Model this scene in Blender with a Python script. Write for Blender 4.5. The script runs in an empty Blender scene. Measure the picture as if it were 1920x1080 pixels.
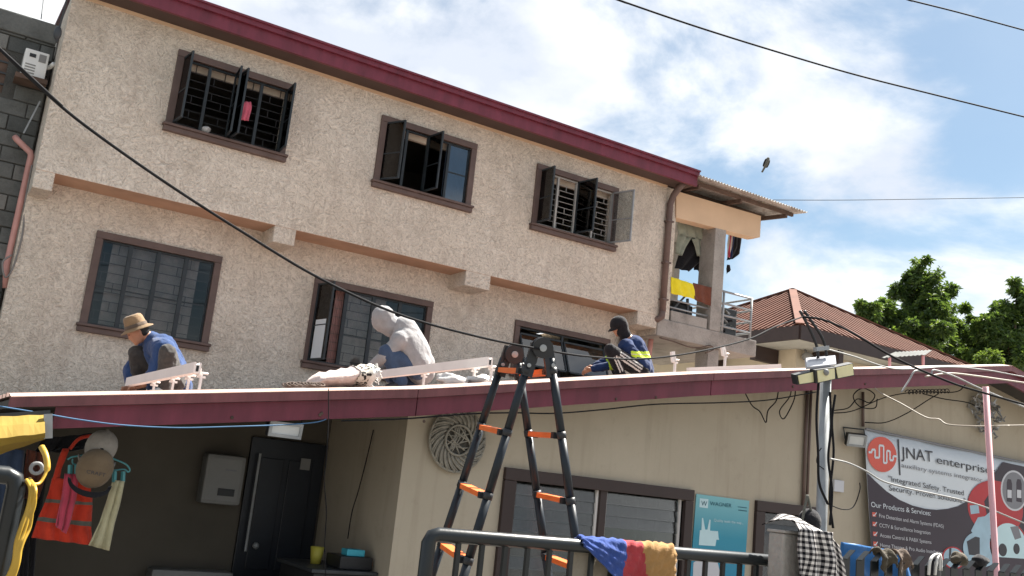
import bpy, bmesh, math, random
from mathutils import Vector, Matrix, noise
random.seed(7)
scn = bpy.context.scene
COL = scn.collection

# ------------------------------------------------------------------ camera
CAM = Vector((0, 0, 1.9))
FPX = 1830.92
YAW, PITCH, ROLL = 0.53854, 0.20801, 0.10489
_f = Vector((math.sin(YAW)*math.cos(PITCH), math.cos(YAW)*math.cos(PITCH), math.sin(PITCH)))
_r = Vector((math.cos(YAW), -math.sin(YAW), 0)); _u = _r.cross(_f)
CR = _r*math.cos(ROLL) + _u*math.sin(ROLL)
CU = -_r*math.sin(ROLL) + _u*math.cos(ROLL)
CW = _f
cam_d = bpy.data.cameras.new('camera'); cam = bpy.data.objects.new('camera', cam_d); COL.objects.link(cam)
cam_d.sensor_width = 36; cam_d.lens = FPX/1920*36; cam_d.clip_end = 3000; cam_d.clip_start = .05
m = Matrix.Identity(4)
for i in range(3):
    m[i][0], m[i][1], m[i][2], m[i][3] = CR[i], CU[i], -CW[i], CAM[i]
cam.matrix_world = m
scn.camera = cam
# ------------------------------------------------------------------ light
SUN = Vector((.55, .10, .83)).normalized()
EXPOSURE = 1.95
world = bpy.data.worlds.new('World'); scn.world = world; world.use_nodes = True
def build_world():
    nt = world.node_tree; N = nt.nodes; L = nt.links; N.clear()
    out = N.new('ShaderNodeOutputWorld'); bg = N.new('ShaderNodeBackground'); bg.inputs[1].default_value = .054
    sky = N.new('ShaderNodeTexSky'); sky.sky_type = 'NISHITA'; sky.sun_disc = False
    sky.sun_elevation = math.asin(SUN.z); sky.sun_rotation = math.atan2(SUN.x, SUN.y)
    sky.air_density = 1.0; sky.dust_density = .9; sky.ozone_density = .5
    tc = N.new('ShaderNodeTexCoord')
    mp = N.new('ShaderNodeMapping'); mp.inputs['Scale'].default_value = (1, 1, 1.7); mp.inputs['Location'].default_value = (6.6, 6.1, 8.3)
    n1 = N.new('ShaderNodeTexNoise'); n1.inputs['Scale'].default_value = 3.0; n1.inputs['Detail'].default_value = 10; n1.inputs['Roughness'].default_value = .58; n1.inputs['Distortion'].default_value = .3
    rp = N.new('ShaderNodeValToRGB'); rp.color_ramp.interpolation = 'EASE'
    rp.color_ramp.elements[0].position = .40; rp.color_ramp.elements[0].color = (.08, .08, .08, 1)
    rp.color_ramp.elements[1].position = .58; rp.color_ramp.elements[1].color = (1, 1, 1, 1)
    n2 = N.new('ShaderNodeTexNoise'); n2.inputs['Scale'].default_value = 5.5; n2.inputs['Detail'].default_value = 8
    cr = N.new('ShaderNodeValToRGB')
    cr.color_ramp.elements[0].position = .36; cr.color_ramp.elements[0].color = (4.0, 4.3, 4.85, 1)
    cr.color_ramp.elements[1].position = .56; cr.color_ramp.elements[1].color = (5.8, 5.85, 5.9, 1)
    mx = N.new('ShaderNodeMixRGB')
    L.new(tc.outputs['Generated'], mp.inputs['Vector']); L.new(mp.outputs[0], n1.inputs['Vector']); L.new(mp.outputs[0], n2.inputs['Vector'])
    L.new(n1.outputs['Fac'], rp.inputs[0]); L.new(n2.outputs['Fac'], cr.inputs[0])
    sc_ = N.new('ShaderNodeMixRGB'); sc_.blend_type = 'MULTIPLY'; sc_.inputs[0].default_value = 1; sc_.inputs[2].default_value = (.56, .64, .63, 1); L.new(sky.outputs[0], sc_.inputs[1])
    L.new(rp.outputs[0], mx.inputs[0]); L.new(sc_.outputs[0], mx.inputs[1]); L.new(cr.outputs[0], mx.inputs[2])
    L.new(mx.outputs[0], bg.inputs[0]); L.new(bg.outputs[0], out.inputs[0])
build_world()
sd = bpy.data.lights.new('sun', 'SUN'); sd.energy = 4.9; sd.angle = math.radians(.53); sd.color = (1, .95, .87)
so = bpy.data.objects.new('sun', sd); COL.objects.link(so); so.rotation_euler = SUN.to_track_quat('Z', 'Y').to_euler(); so.location = (0, 0, 30)
scn.view_settings.view_transform = 'Standard'; scn.view_settings.look = 'None'
scn.view_settings.exposure = EXPOSURE; scn.view_settings.gamma = 1
scn.cycles.max_bounces = 8; scn.cycles.diffuse_bounces = 4; scn.cycles.transparent_max_bounces = 12
scn.cycles.sample_clamp_indirect = 6

# ------------------------------------------------------------------ helpers
def ray(x, y): return CW + CR*((x-960)/FPX) - CU*((y-540)/FPX)
def at(x, y, Y):                       # photo point on the vertical plane at depth Y
    d = ray(x, y); return CAM + d*(Y/d.y)
def atX(x, y, X):
    d = ray(x, y); return CAM + d*(X/d.x)
def atD(x, y, dist): return CAM + ray(x, y)*dist

WL = {}
class MB:
    def __init__(s): s.v = []; s.f = []; s.mi = []; s.uv = {}
    def add(s, vs, fs, mi=0):
        o = len(s.v); s.v += [Vector(v) for v in vs]; s.f += [tuple(i+o for i in f) for f in fs]; s.mi += [mi]*len(fs); return s
    def box(s, x0, x1, y0, y1, z0, z1, mi=0):
        return s.add([(x0,y0,z0),(x1,y0,z0),(x1,y1,z0),(x0,y1,z0),(x0,y0,z1),(x1,y0,z1),(x1,y1,z1),(x0,y1,z1)],
            [(0,3,2,1),(4,5,6,7),(0,1,5,4),(1,2,6,5),(2,3,7,6),(3,0,4,7)], mi)
    def bevbox(s, x0, x1, y0, y1, z0, z1, b=.006, mi=0):
        bm = bmesh.new(); bmesh.ops.create_cube(bm, size=1)
        for v in bm.verts: v.co = Vector(((x0+x1)/2+v.co.x*(x1-x0), (y0+y1)/2+v.co.y*(y1-y0), (z0+z1)/2+v.co.z*(z1-z0)))
        bmesh.ops.bevel(bm, geom=bm.edges[:], offset=b, segments=2, affect='EDGES', profile=.6)
        return s.from_bm(bm, mi)
    def from_bm(s, bm, mi=0):
        bm.verts.ensure_lookup_table(); bm.verts.index_update()
        s.add([v.co for v in bm.verts], [tuple(v.index for v in f.verts) for f in bm.faces], mi); bm.free(); return s
    def obox(s, c, ax, ay, az, hx, hy, hz, mi=0):       # oriented box
        c, ax, ay, az = Vector(c), Vector(ax).normalized(), Vector(ay).normalized(), Vector(az).normalized()
        vs = [c+ax*(hx*i)+ay*(hy*j)+az*(hz*k) for k in (-1,1) for (i,j) in ((-1,-1),(1,-1),(1,1),(-1,1))]
        return s.add(vs, [(0,3,2,1),(4,5,6,7),(0,1,5,4),(1,2,6,5),(2,3,7,6),(3,0,4,7)], mi)
    def bar(s, a, b, w, h=None, up=(0,0,1), mi=0):
        a, b = Vector(a), Vector(b); d = (b-a); n = d.normalized(); up = Vector(up)
        sd_ = n.cross(up)
        if sd_.length < 1e-4: sd_ = n.cross(Vector((1,0,0)))
        sd_.normalize(); u = sd_.cross(n)
        return s.obox((a+b)/2, n, sd_, u, d.length/2, w/2, (h or w)/2, mi)
    def tube(s, pts, r, seg=8, mi=0, cap=True):
        pts = [Vector(p) for p in pts]; n = len(pts); rs = r if isinstance(r, (list, tuple)) else [r]*n
        vs = []; fs = []; pu = None
        for i, p in enumerate(pts):
            t = (pts[min(i+1,n-1)]-pts[max(i-1,0)])
            t = t.normalized() if t.length > 1e-9 else Vector((0,0,1))
            if pu is None: pu = t.cross(Vector((.31,.2,.93))); 
            if pu.length < 1e-3: pu = t.cross(Vector((1,0,0)))
            pu = (pu - t*pu.dot(t)).normalized(); w = t.cross(pu)
            for k in range(seg):
                a = 2*math.pi*k/seg; vs.append(p+(pu*math.cos(a)+w*math.sin(a))*rs[i])
        for i in range(n-1):
            for k in range(seg):
                k2 = (k+1) % seg; fs.append((i*seg+k, i*seg+k2, (i+1)*seg+k2, (i+1)*seg+k))
        if cap: fs += [tuple(range(seg))[::-1], tuple((n-1)*seg+k for k in range(seg))]
        return s.add(vs, fs, mi)
    def ell(s, c, ax, ay, az, rx, ry, rz, nu=12, nv=8, mi=0):
        c, ax, ay, az = Vector(c), Vector(ax).normalized(), Vector(ay).normalized(), Vector(az).normalized()
        vs = [c+az*rz]; fs = []
        for j in range(1, nv):
            t = math.pi*j/nv
            for k in range(nu):
                p = 2*math.pi*k/nu
                vs.append(c+ax*(rx*math.sin(t)*math.cos(p))+ay*(ry*math.sin(t)*math.sin(p))+az*(rz*math.cos(t)))
        vs.append(c-az*rz); e = len(vs)-1
        for k in range(nu): fs.append((0, 1+k, 1+(k+1) % nu)); fs.append((e, e-nu+(k+1) % nu, e-nu+k))
        for j in range(nv-2):
            for k in range(nu):
                a = 1+j*nu+k; b = 1+j*nu+(k+1) % nu; fs.append((a, a+nu, b+nu, b))
        return s.add(vs, fs, mi)
    def lathe(s, o, ax, ay, az, prof, seg=20, mi=0, sy=1.0):
        o, ax, ay, az = Vector(o), Vector(ax).normalized(), Vector(ay).normalized(), Vector(az).normalized()
        vs = []; fs = []
        for r, h in prof:
            for k in range(seg):
                a = 2*math.pi*k/seg; vs.append(o+ax*(r*math.cos(a))+ay*(r*sy*math.sin(a))+az*h)
        for i in range(len(prof)-1):
            for k in range(seg):
                k2 = (k+1) % seg; fs.append((i*seg+k, i*seg+k2, (i+1)*seg+k2, (i+1)*seg+k))
        return s.add(vs, fs, mi)
    def prism(s, poly, ext, mi=0):      # planar polygon extruded by vector ext
        n = len(poly); ext = Vector(ext); a = [Vector(p) for p in poly]
        fs = [tuple(range(n))[::-1], tuple(range(n, 2*n))]+[(i, (i+1) % n, n+(i+1) % n, n+i) for i in range(n)]
        return s.add(a+[p+ext for p in a], fs, mi)
    def grid(s, rows, mi=0, uv=False, mif=None):     # rows: list of lists of points
        o = len(s.v); nv = len(rows[0]); nr = len(rows)
        for j, r in enumerate(rows):
            for i, p in enumerate(r):
                s.uv[len(s.v)] = (i/(nv-1), j/(nr-1)); s.v.append(Vector(p))
        for j in range(nr-1):
            for i in range(nv-1):
                s.f.append((o+j*nv+i, o+j*nv+i+1, o+(j+1)*nv+i+1, o+(j+1)*nv+i)); s.mi.append(mif((i+.5)/(nv-1), (j+.5)/(nr-1)) if mif else mi)
        return s
    def build(s, name, mat, parent=None, smooth=False, kind=None, label=None, solid=0):
        me = bpy.data.meshes.new(name); me.from_pydata([tuple(v) for v in s.v], [], s.f)
        for mt in (mat if isinstance(mat, (list, tuple)) else [mat]): me.materials.append(MAT(mt))
        me.polygons.foreach_set('material_index', s.mi)
        if s.uv:
            ul = me.uv_layers.new(name='UVMap')
            for lp in me.loops: ul.data[lp.index].uv = s.uv.get(lp.vertex_index, (0, 0))
        if smooth: me.polygons.foreach_set('use_smooth', [True]*len(me.polygons))
        bm = bmesh.new(); bm.from_mesh(me); bmesh.ops.recalc_face_normals(bm, faces=bm.faces[:])
        if solid:
            bmesh.ops.solidify(bm, geom=bm.faces[:], thickness=solid)
        bm.to_mesh(me); bm.free()
        o = bpy.data.objects.new(name, me); COL.objects.link(o)
        attach(o, parent)
        if kind: o['kind'] = kind
        if label: o['label'] = label
        return o
def attach(o, parent):
    WL[o.name] = Vector((0, 0, 0))
    if parent is not None:
        o.parent = parent; o.location = -WL[parent.name]
def thing(name, label, cat, loc=(0,0,0), group=None):
    o = bpy.data.objects.new(name, None); COL.objects.link(o); o.location = loc; o.empty_display_size = .1
    WL[o.name] = Vector(loc); tag(o, label, cat, group); return o
def tag(o, label, cat, group=None):
    o['label'] = label; o['category'] = cat
    if group: o['group'] = group
    return o
def spline(pts, n=8):                  # Catmull-Rom through points
    pts = [Vector(p) for p in pts]; P = [pts[0]*2-pts[1]]+pts+[pts[-1]*2-pts[-2]]; out = []
    for i in range(1, len(P)-2):
        for k in range(n):
            t = k/n; a, b, c, d = P[i-1], P[i], P[i+1], P[i+2]
            out.append(.5*((2*b)+(c-a)*t+(2*a-5*b+4*c-d)*t*t+(3*b-a-3*c+d)*t**3))
    out.append(pts[-1]); return out
def cable(name, pts, r, mat, label, cat='cable', n=10, parent=None, group=None, seg=6):
    pts = [Vector(p) for p in pts]
    def leaves(p):          # ends cut by the picture edge run on to their far supports
        v = p-CAM; z = v.dot(CW); x, y = 960+FPX*v.dot(CR)/z, 540-FPX*v.dot(CU)/z; return x < -5 or x > 1925 or y < -5
    if leaves(pts[0]): pts.insert(0, pts[0]+(pts[0]-pts[1]).normalized()*(4 if pts[0].y < 20 else 25))
    if leaves(pts[-1]): pts.append(pts[-1]+(pts[-1]-pts[-2]).normalized()*(4 if pts[-1].y < 20 else 25))
    b = MB(); b.tube(spline(pts, n), r, seg); o = b.build(name, mat, parent, smooth=True)
    if parent is None: tag(o, label, cat, group)
    return o
def wall_cells(b, us, vs, holes, fn, t, mi=0):
    # wall in (u,v) with rectangular holes; fn(u,v,w) -> point, w in [0,t] is depth behind the face
    us = sorted(set(us+[h[0] for h in holes]+[h[1] for h in holes])); vs = sorted(set(vs+[h[2] for h in holes]+[h[3] for h in holes]))
    def solid(i, j):
        if i < 0 or j < 0 or i >= len(us)-1 or j >= len(vs)-1: return False
        cu, cv = (us[i]+us[i+1])/2, (vs[j]+vs[j+1])/2
        return not any(h[0] < cu < h[1] and h[2] < cv < h[3] for h in holes)
    def q(*p): b.add([fn(*a) for a in p], [(0,1,2,3)], mi)
    for i in range(len(us)-1):
        for j in range(len(vs)-1):
            if not solid(i, j): continue
            u0, u1, v0, v1 = us[i], us[i+1], vs[j], vs[j+1]
            q((u0,v0,0),(u1,v0,0),(u1,v1,0),(u0,v1,0)); q((u0,v0,t),(u0,v1,t),(u1,v1,t),(u1,v0,t))
            if not solid(i-1, j): q((u0,v0,0),(u0,v1,0),(u0,v1,t),(u0,v0,t))
            if not solid(i+1, j): q((u1,v0,0),(u1,v0,t),(u1,v1,t),(u1,v1,0))
            if not solid(i, j-1): q((u0,v0,0),(u0,v0,t),(u1,v0,t),(u1,v0,0))
            if not solid(i, j+1): q((u0,v1,0),(u1,v1,0),(u1,v1,t),(u0,v1,t))
    return b

# ------------------------------------------------------------------ materials
_M = {}
def srgb(r, g, b):
    f = lambda c: (c/255/12.92) if c/255 <= .04045 else ((c/255+.055)/1.055)**2.4
    return (f(r), f(g), f(b), 1)
class NT:
    def __init__(s, name):
        s.m = bpy.data.materials.new(name); s.m.use_nodes = True; s.n = s.m.node_tree.nodes; s.l = s.m.node_tree.links
        s.b = s.n['Principled BSDF']; s.tc = s.n.new('ShaderNodeTexCoord'); s.vec = s.tc.outputs['Object']
    def noise(s, scale, detail=4, rough=.55, dist=0, vec=None):
        t = s.n.new('ShaderNodeTexNoise'); t.inputs['Scale'].default_value = scale; t.inputs['Detail'].default_value = detail
        t.inputs['Roughness'].default_value = rough; t.inputs['Distortion'].default_value = dist; s.l.new(vec or s.vec, t.inputs['Vector']); return t.outputs['Fac']
    def ramp(s, fac, stops):
        r = s.n.new('ShaderNodeValToRGB'); e = r.color_ramp.elements
        while len(e) < len(stops): e.new(.5)
        for i, (p, c) in enumerate(stops): e[i].position = p; e[i].color = c if len(c) == 4 else (*c, 1)
        s.l.new(fac, r.inputs[0]); return r.outputs[0]
    def mix(s, fac, a, b, mode='MIX'):
        m = s.n.new('ShaderNodeMixRGB'); m.blend_type = mode
        for i, v in ((0, fac), (1, a), (2, b)):
            if hasattr(v, 'is_linked') or hasattr(v, 'links'): s.l.new(v, m.inputs[i])
            else: m.inputs[i].default_value = v
        return m.outputs[0]
    def bump(s, h, strength=.5, dist=.01):
        b = s.n.new('ShaderNodeBump'); b.inputs['Strength'].default_value = strength; b.inputs['Distance'].default_value = dist
        s.l.new(h, b.inputs['Height']); s.l.new(b.outputs[0], s.b.inputs['Normal']); return b
    def col(s, c):
        if hasattr(c, 'links'): s.l.new(c, s.b.inputs['Base Color'])
        else: s.b.inputs['Base Color'].default_value = c
    def set(s, rough=.6, metal=0, spec=.5):
        s.b.inputs['Roughness'].default_value = rough; s.b.inputs['Metallic'].default_value = metal; s.b.inputs['Specular IOR Level'].default_value = spec; return s
def MAT(k):
    if not isinstance(k, str): return k
    if k not in _M: _M[k] = DEFS[k]()
    return _M[k]
def shade(c, k): return (c[0]*k, c[1]*k, c[2]*k, 1)
def paint(name, c, rough=.55, var=.18, sc=3, bump=0, bsc=120, metal=0, dirt=None, spec=.4):
    def f():
        t = NT(name); n = t.noise(sc, 6); c0 = t.ramp(n, [(.3, shade(c, 1-var)), (.7, shade(c, 1+var*.6))])
        if dirt:
            n2 = t.noise(sc*2.3, 9, .7); k = t.ramp(n2, [(.5, (0,0,0)), (.72, (1,1,1))]); c0 = t.mix(k, c0, dirt)
        t.col(c0); t.set(rough, metal, spec)
        if bump: t.bump(t.noise(bsc, 5), bump, .004)
        return t.m
    return f
def fabric(name, c, var=.2, rough=.95, crease=.5):
    def f():
        t = NT(name); n = t.noise(9, 6); t.col(t.ramp(n, [(.3, shade(c, 1-var)), (.7, shade(c, 1+var*.5))])); t.set(rough, 0, .15)
        t.b.inputs['Sheen Weight'].default_value = .15
        t.bump(t.mix(.5, t.noise(28, 4, .6, .8), t.noise(11, 3, .5, 2.5)), crease, .022); return t.m
    return f
def mk_stucco():
    t = NT('stucco'); 
    mp = t.n.new('ShaderNodeMapping'); mp.inputs['Scale'].default_value = (1, 1, 1); t.l.new(t.vec, mp.inputs[0])
    a = t.noise(9, 3, .55, 3.0, mp.outputs[0]); b = t.noise(30, 3, .6, 1.8); big = t.noise(.55, 4)
    hgt = t.mix(.4, a, b)
    base = t.ramp(big, [(.3, (.72, .635, .53)), (.7, (.80, .73, .635))])
    dk = t.ramp(hgt, [(.33, (.60, .585, .575)), (.49, (.93, .935, .94)), (.64, (1.16, 1.17, 1.18))])  # relief shading painted into the colour: hollows darkened, ridges lightened
    c = t.mix(1, base, dk, 'MULTIPLY')
    st = t.noise(1.3, 9, .68); k = t.ramp(st, [(.50, (0,0,0)), (.78, (.55,.55,.55))]); c = t.mix(k, c, (.40, .335, .27, 1))
    m2 = t.n.new('ShaderNodeMapping'); m2.inputs['Scale'].default_value = (5, 5, .35); t.l.new(t.vec, m2.inputs[0])
    sk_ = t.noise(1.0, 7, .6, .3, m2.outputs[0]); k = t.ramp(sk_, [(.54, (0,0,0)), (.80, (.38,.38,.38))]); c = t.mix(k, c, (.40, .31, .26, 1))
    t.col(c); t.set(.95, 0, .1); t.bump(hgt, 1.0, .06); return t.m
def mk_concrete(name, c, sc=2.5):
    def f():
        t = NT(name); n = t.noise(sc, 9, .65); n2 = t.noise(sc*14, 5)
        c0 = t.ramp(n, [(.25, shade(c, .45)), (.5, shade(c, .95)), (.75, shade(c, 1.25))]); c0 = t.mix(.25, c0, t.ramp(n2, [(.3, shade(c, .6)), (.7, shade(c, 1.3))]))
        t.col(c0); t.set(.92, 0, .2); t.bump(n2, .7, .012); return t.m
    return f
def mk_glass(name, tint, refl, rough=.02):
    def f():
        mt = bpy.data.materials.new(name); mt.use_nodes = True; N = mt.node_tree.nodes; L = mt.node_tree.links; N.clear()
        o = N.new('ShaderNodeOutputMaterial'); mx = N.new('ShaderNodeMixShader'); tr = N.new('ShaderNodeBsdfTransparent'); gl = N.new('ShaderNodeBsdfGlossy')
        tr.inputs[0].default_value = tint; gl.inputs['Roughness'].default_value = rough; gl.inputs[0].default_value = (.78, .77, .76, 1)
        fr = N.new('ShaderNodeFresnel'); fr.inputs[0].default_value = 1.5; ad = N.new('ShaderNodeMath'); ad.operation = 'ADD'; ad.inputs[1].default_value = refl
        L.new(fr.outputs[0], ad.inputs[0]); L.new(ad.outputs[0], mx.inputs[0]); L.new(tr.outputs[0], mx.inputs[1]); L.new(gl.outputs[0], mx.inputs[2]); L.new(mx.outputs[0], o.inputs[0])
        return mt
    return f
def mk_leaf(name, c1, c2):
    def f():
        t = NT(name); n = t.noise(.9, 3); t.col(t.ramp(n, [(.35, c1), (.65, c2)])); t.set(.45, 0, .4)
        t.b.inputs['Transmission Weight'].default_value = 0
        tr = t.n.new('ShaderNodeBsdfTranslucent'); tr.inputs[0].default_value = (c2[0]*1.6, c2[1]*1.5, c2[2], 1)
        mx = t.n.new('ShaderNodeMixShader'); mx.inputs[0].default_value = .3; o = t.n['Material Output']
        t.l.new(t.b.outputs[0], mx.inputs[1]); t.l.new(tr.outputs[0], mx.inputs[2]); t.l.new(mx.outputs[0], o.inputs[0]); return t.m
    return f
def mk_plaid():
    t = NT('gingham'); sx = t.n.new('ShaderNodeSeparateXYZ'); t.l.new(t.tc.outputs['UV'], sx.inputs[0])
    def st(sock, n):
        a = t.n.new('ShaderNodeMath'); a.operation = 'MULTIPLY'; a.inputs[1].default_value = n; t.l.new(sock, a.inputs[0])
        b = t.n.new('ShaderNodeMath'); b.operation = 'FRACT'; t.l.new(a.outputs[0], b.inputs[0])
        c = t.n.new('ShaderNodeMath'); c.operation = 'GREATER_THAN'; c.inputs[1].default_value = .5; t.l.new(b.outputs[0], c.inputs[0]); return c.outputs[0]
    ad = t.n.new('ShaderNodeMath'); ad.operation = 'ADD'; t.l.new(st(sx.outputs[0], 17), ad.inputs[0]); t.l.new(st(sx.outputs[1], 22), ad.inputs[1])
    hv = t.n.new('ShaderNodeMath'); hv.operation = 'MULTIPLY'; hv.inputs[1].default_value = .5; t.l.new(ad.outputs[0], hv.inputs[0])
    t.col(t.ramp(hv.outputs[0], [(0, (.012,.012,.015)), (.5, (.2,.19,.19)), (1, (.72,.69,.66))])); t.set(.95, 0, .1); t.bump(t.noise(25, 4), .4, .01); return t.m
def mk_roofribs():
    t = NT('brown roof'); n = t.noise(1.2, 6); n2 = t.noise(6, 8, .7)
    c = t.ramp(n, [(.3, (.125, .058, .042)), (.7, (.17, .08, .058))]); c = t.mix(t.ramp(n2, [(.55, (0,0,0)), (.8, (.6,.6,.6))]), c, (.2, .115, .085, 1)); t.col(c); t.set(.85, 0, .15); return t.m
def mk_tanwall():
    t = NT('tan wall'); n = t.noise(.8, 7, .6); n2 = t.noise(5, 8, .75)
    c = t.ramp(n, [(.3, (.40, .345, .265)), (.7, (.475, .415, .325))])
    c = t.mix(t.ramp(n2, [(.56, (0,0,0)), (.8, (.55,.55,.55))]), c, (.28, .23, .175, 1))
    mp = t.n.new('ShaderNodeMapping'); mp.inputs['Scale'].default_value = (7, 7, .5); t.l.new(t.vec, mp.inputs[0])
    s = t.noise(1, 5, .6, 0, mp.outputs[0]); c = t.mix(t.ramp(s, [(.52, (0,0,0)), (.82, (.5,.5,.5))]), c, (.26, .21, .15, 1))
    t.col(c); t.set(.85, 0, .25); t.bump(t.noise(40, 5), .25, .006); return t.m
def mk_maroon(name, c, rough):
    def f():
        t = NT(name); mp = t.n.new('ShaderNodeMapping'); mp.inputs['Scale'].default_value = (4, 4, .9); t.l.new(t.vec, mp.inputs[0])
        n = t.noise(1.3, 9, .7, 0, mp.outputs[0]); n2 = t.noise(30, 6, .7)
        cc = t.ramp(n, [(.28, shade(c, .62)), (.5, shade(c, 1)), (.75, shade(c, 1.35))]); cc = t.mix(t.ramp(n2, [(.62, (0,0,0)), (.75, (.35,.35,.35))]), cc, (.2, .12, .12, 1))
        t.col(cc); t.set(rough, 0, .4); return t.m
    return f
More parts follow.
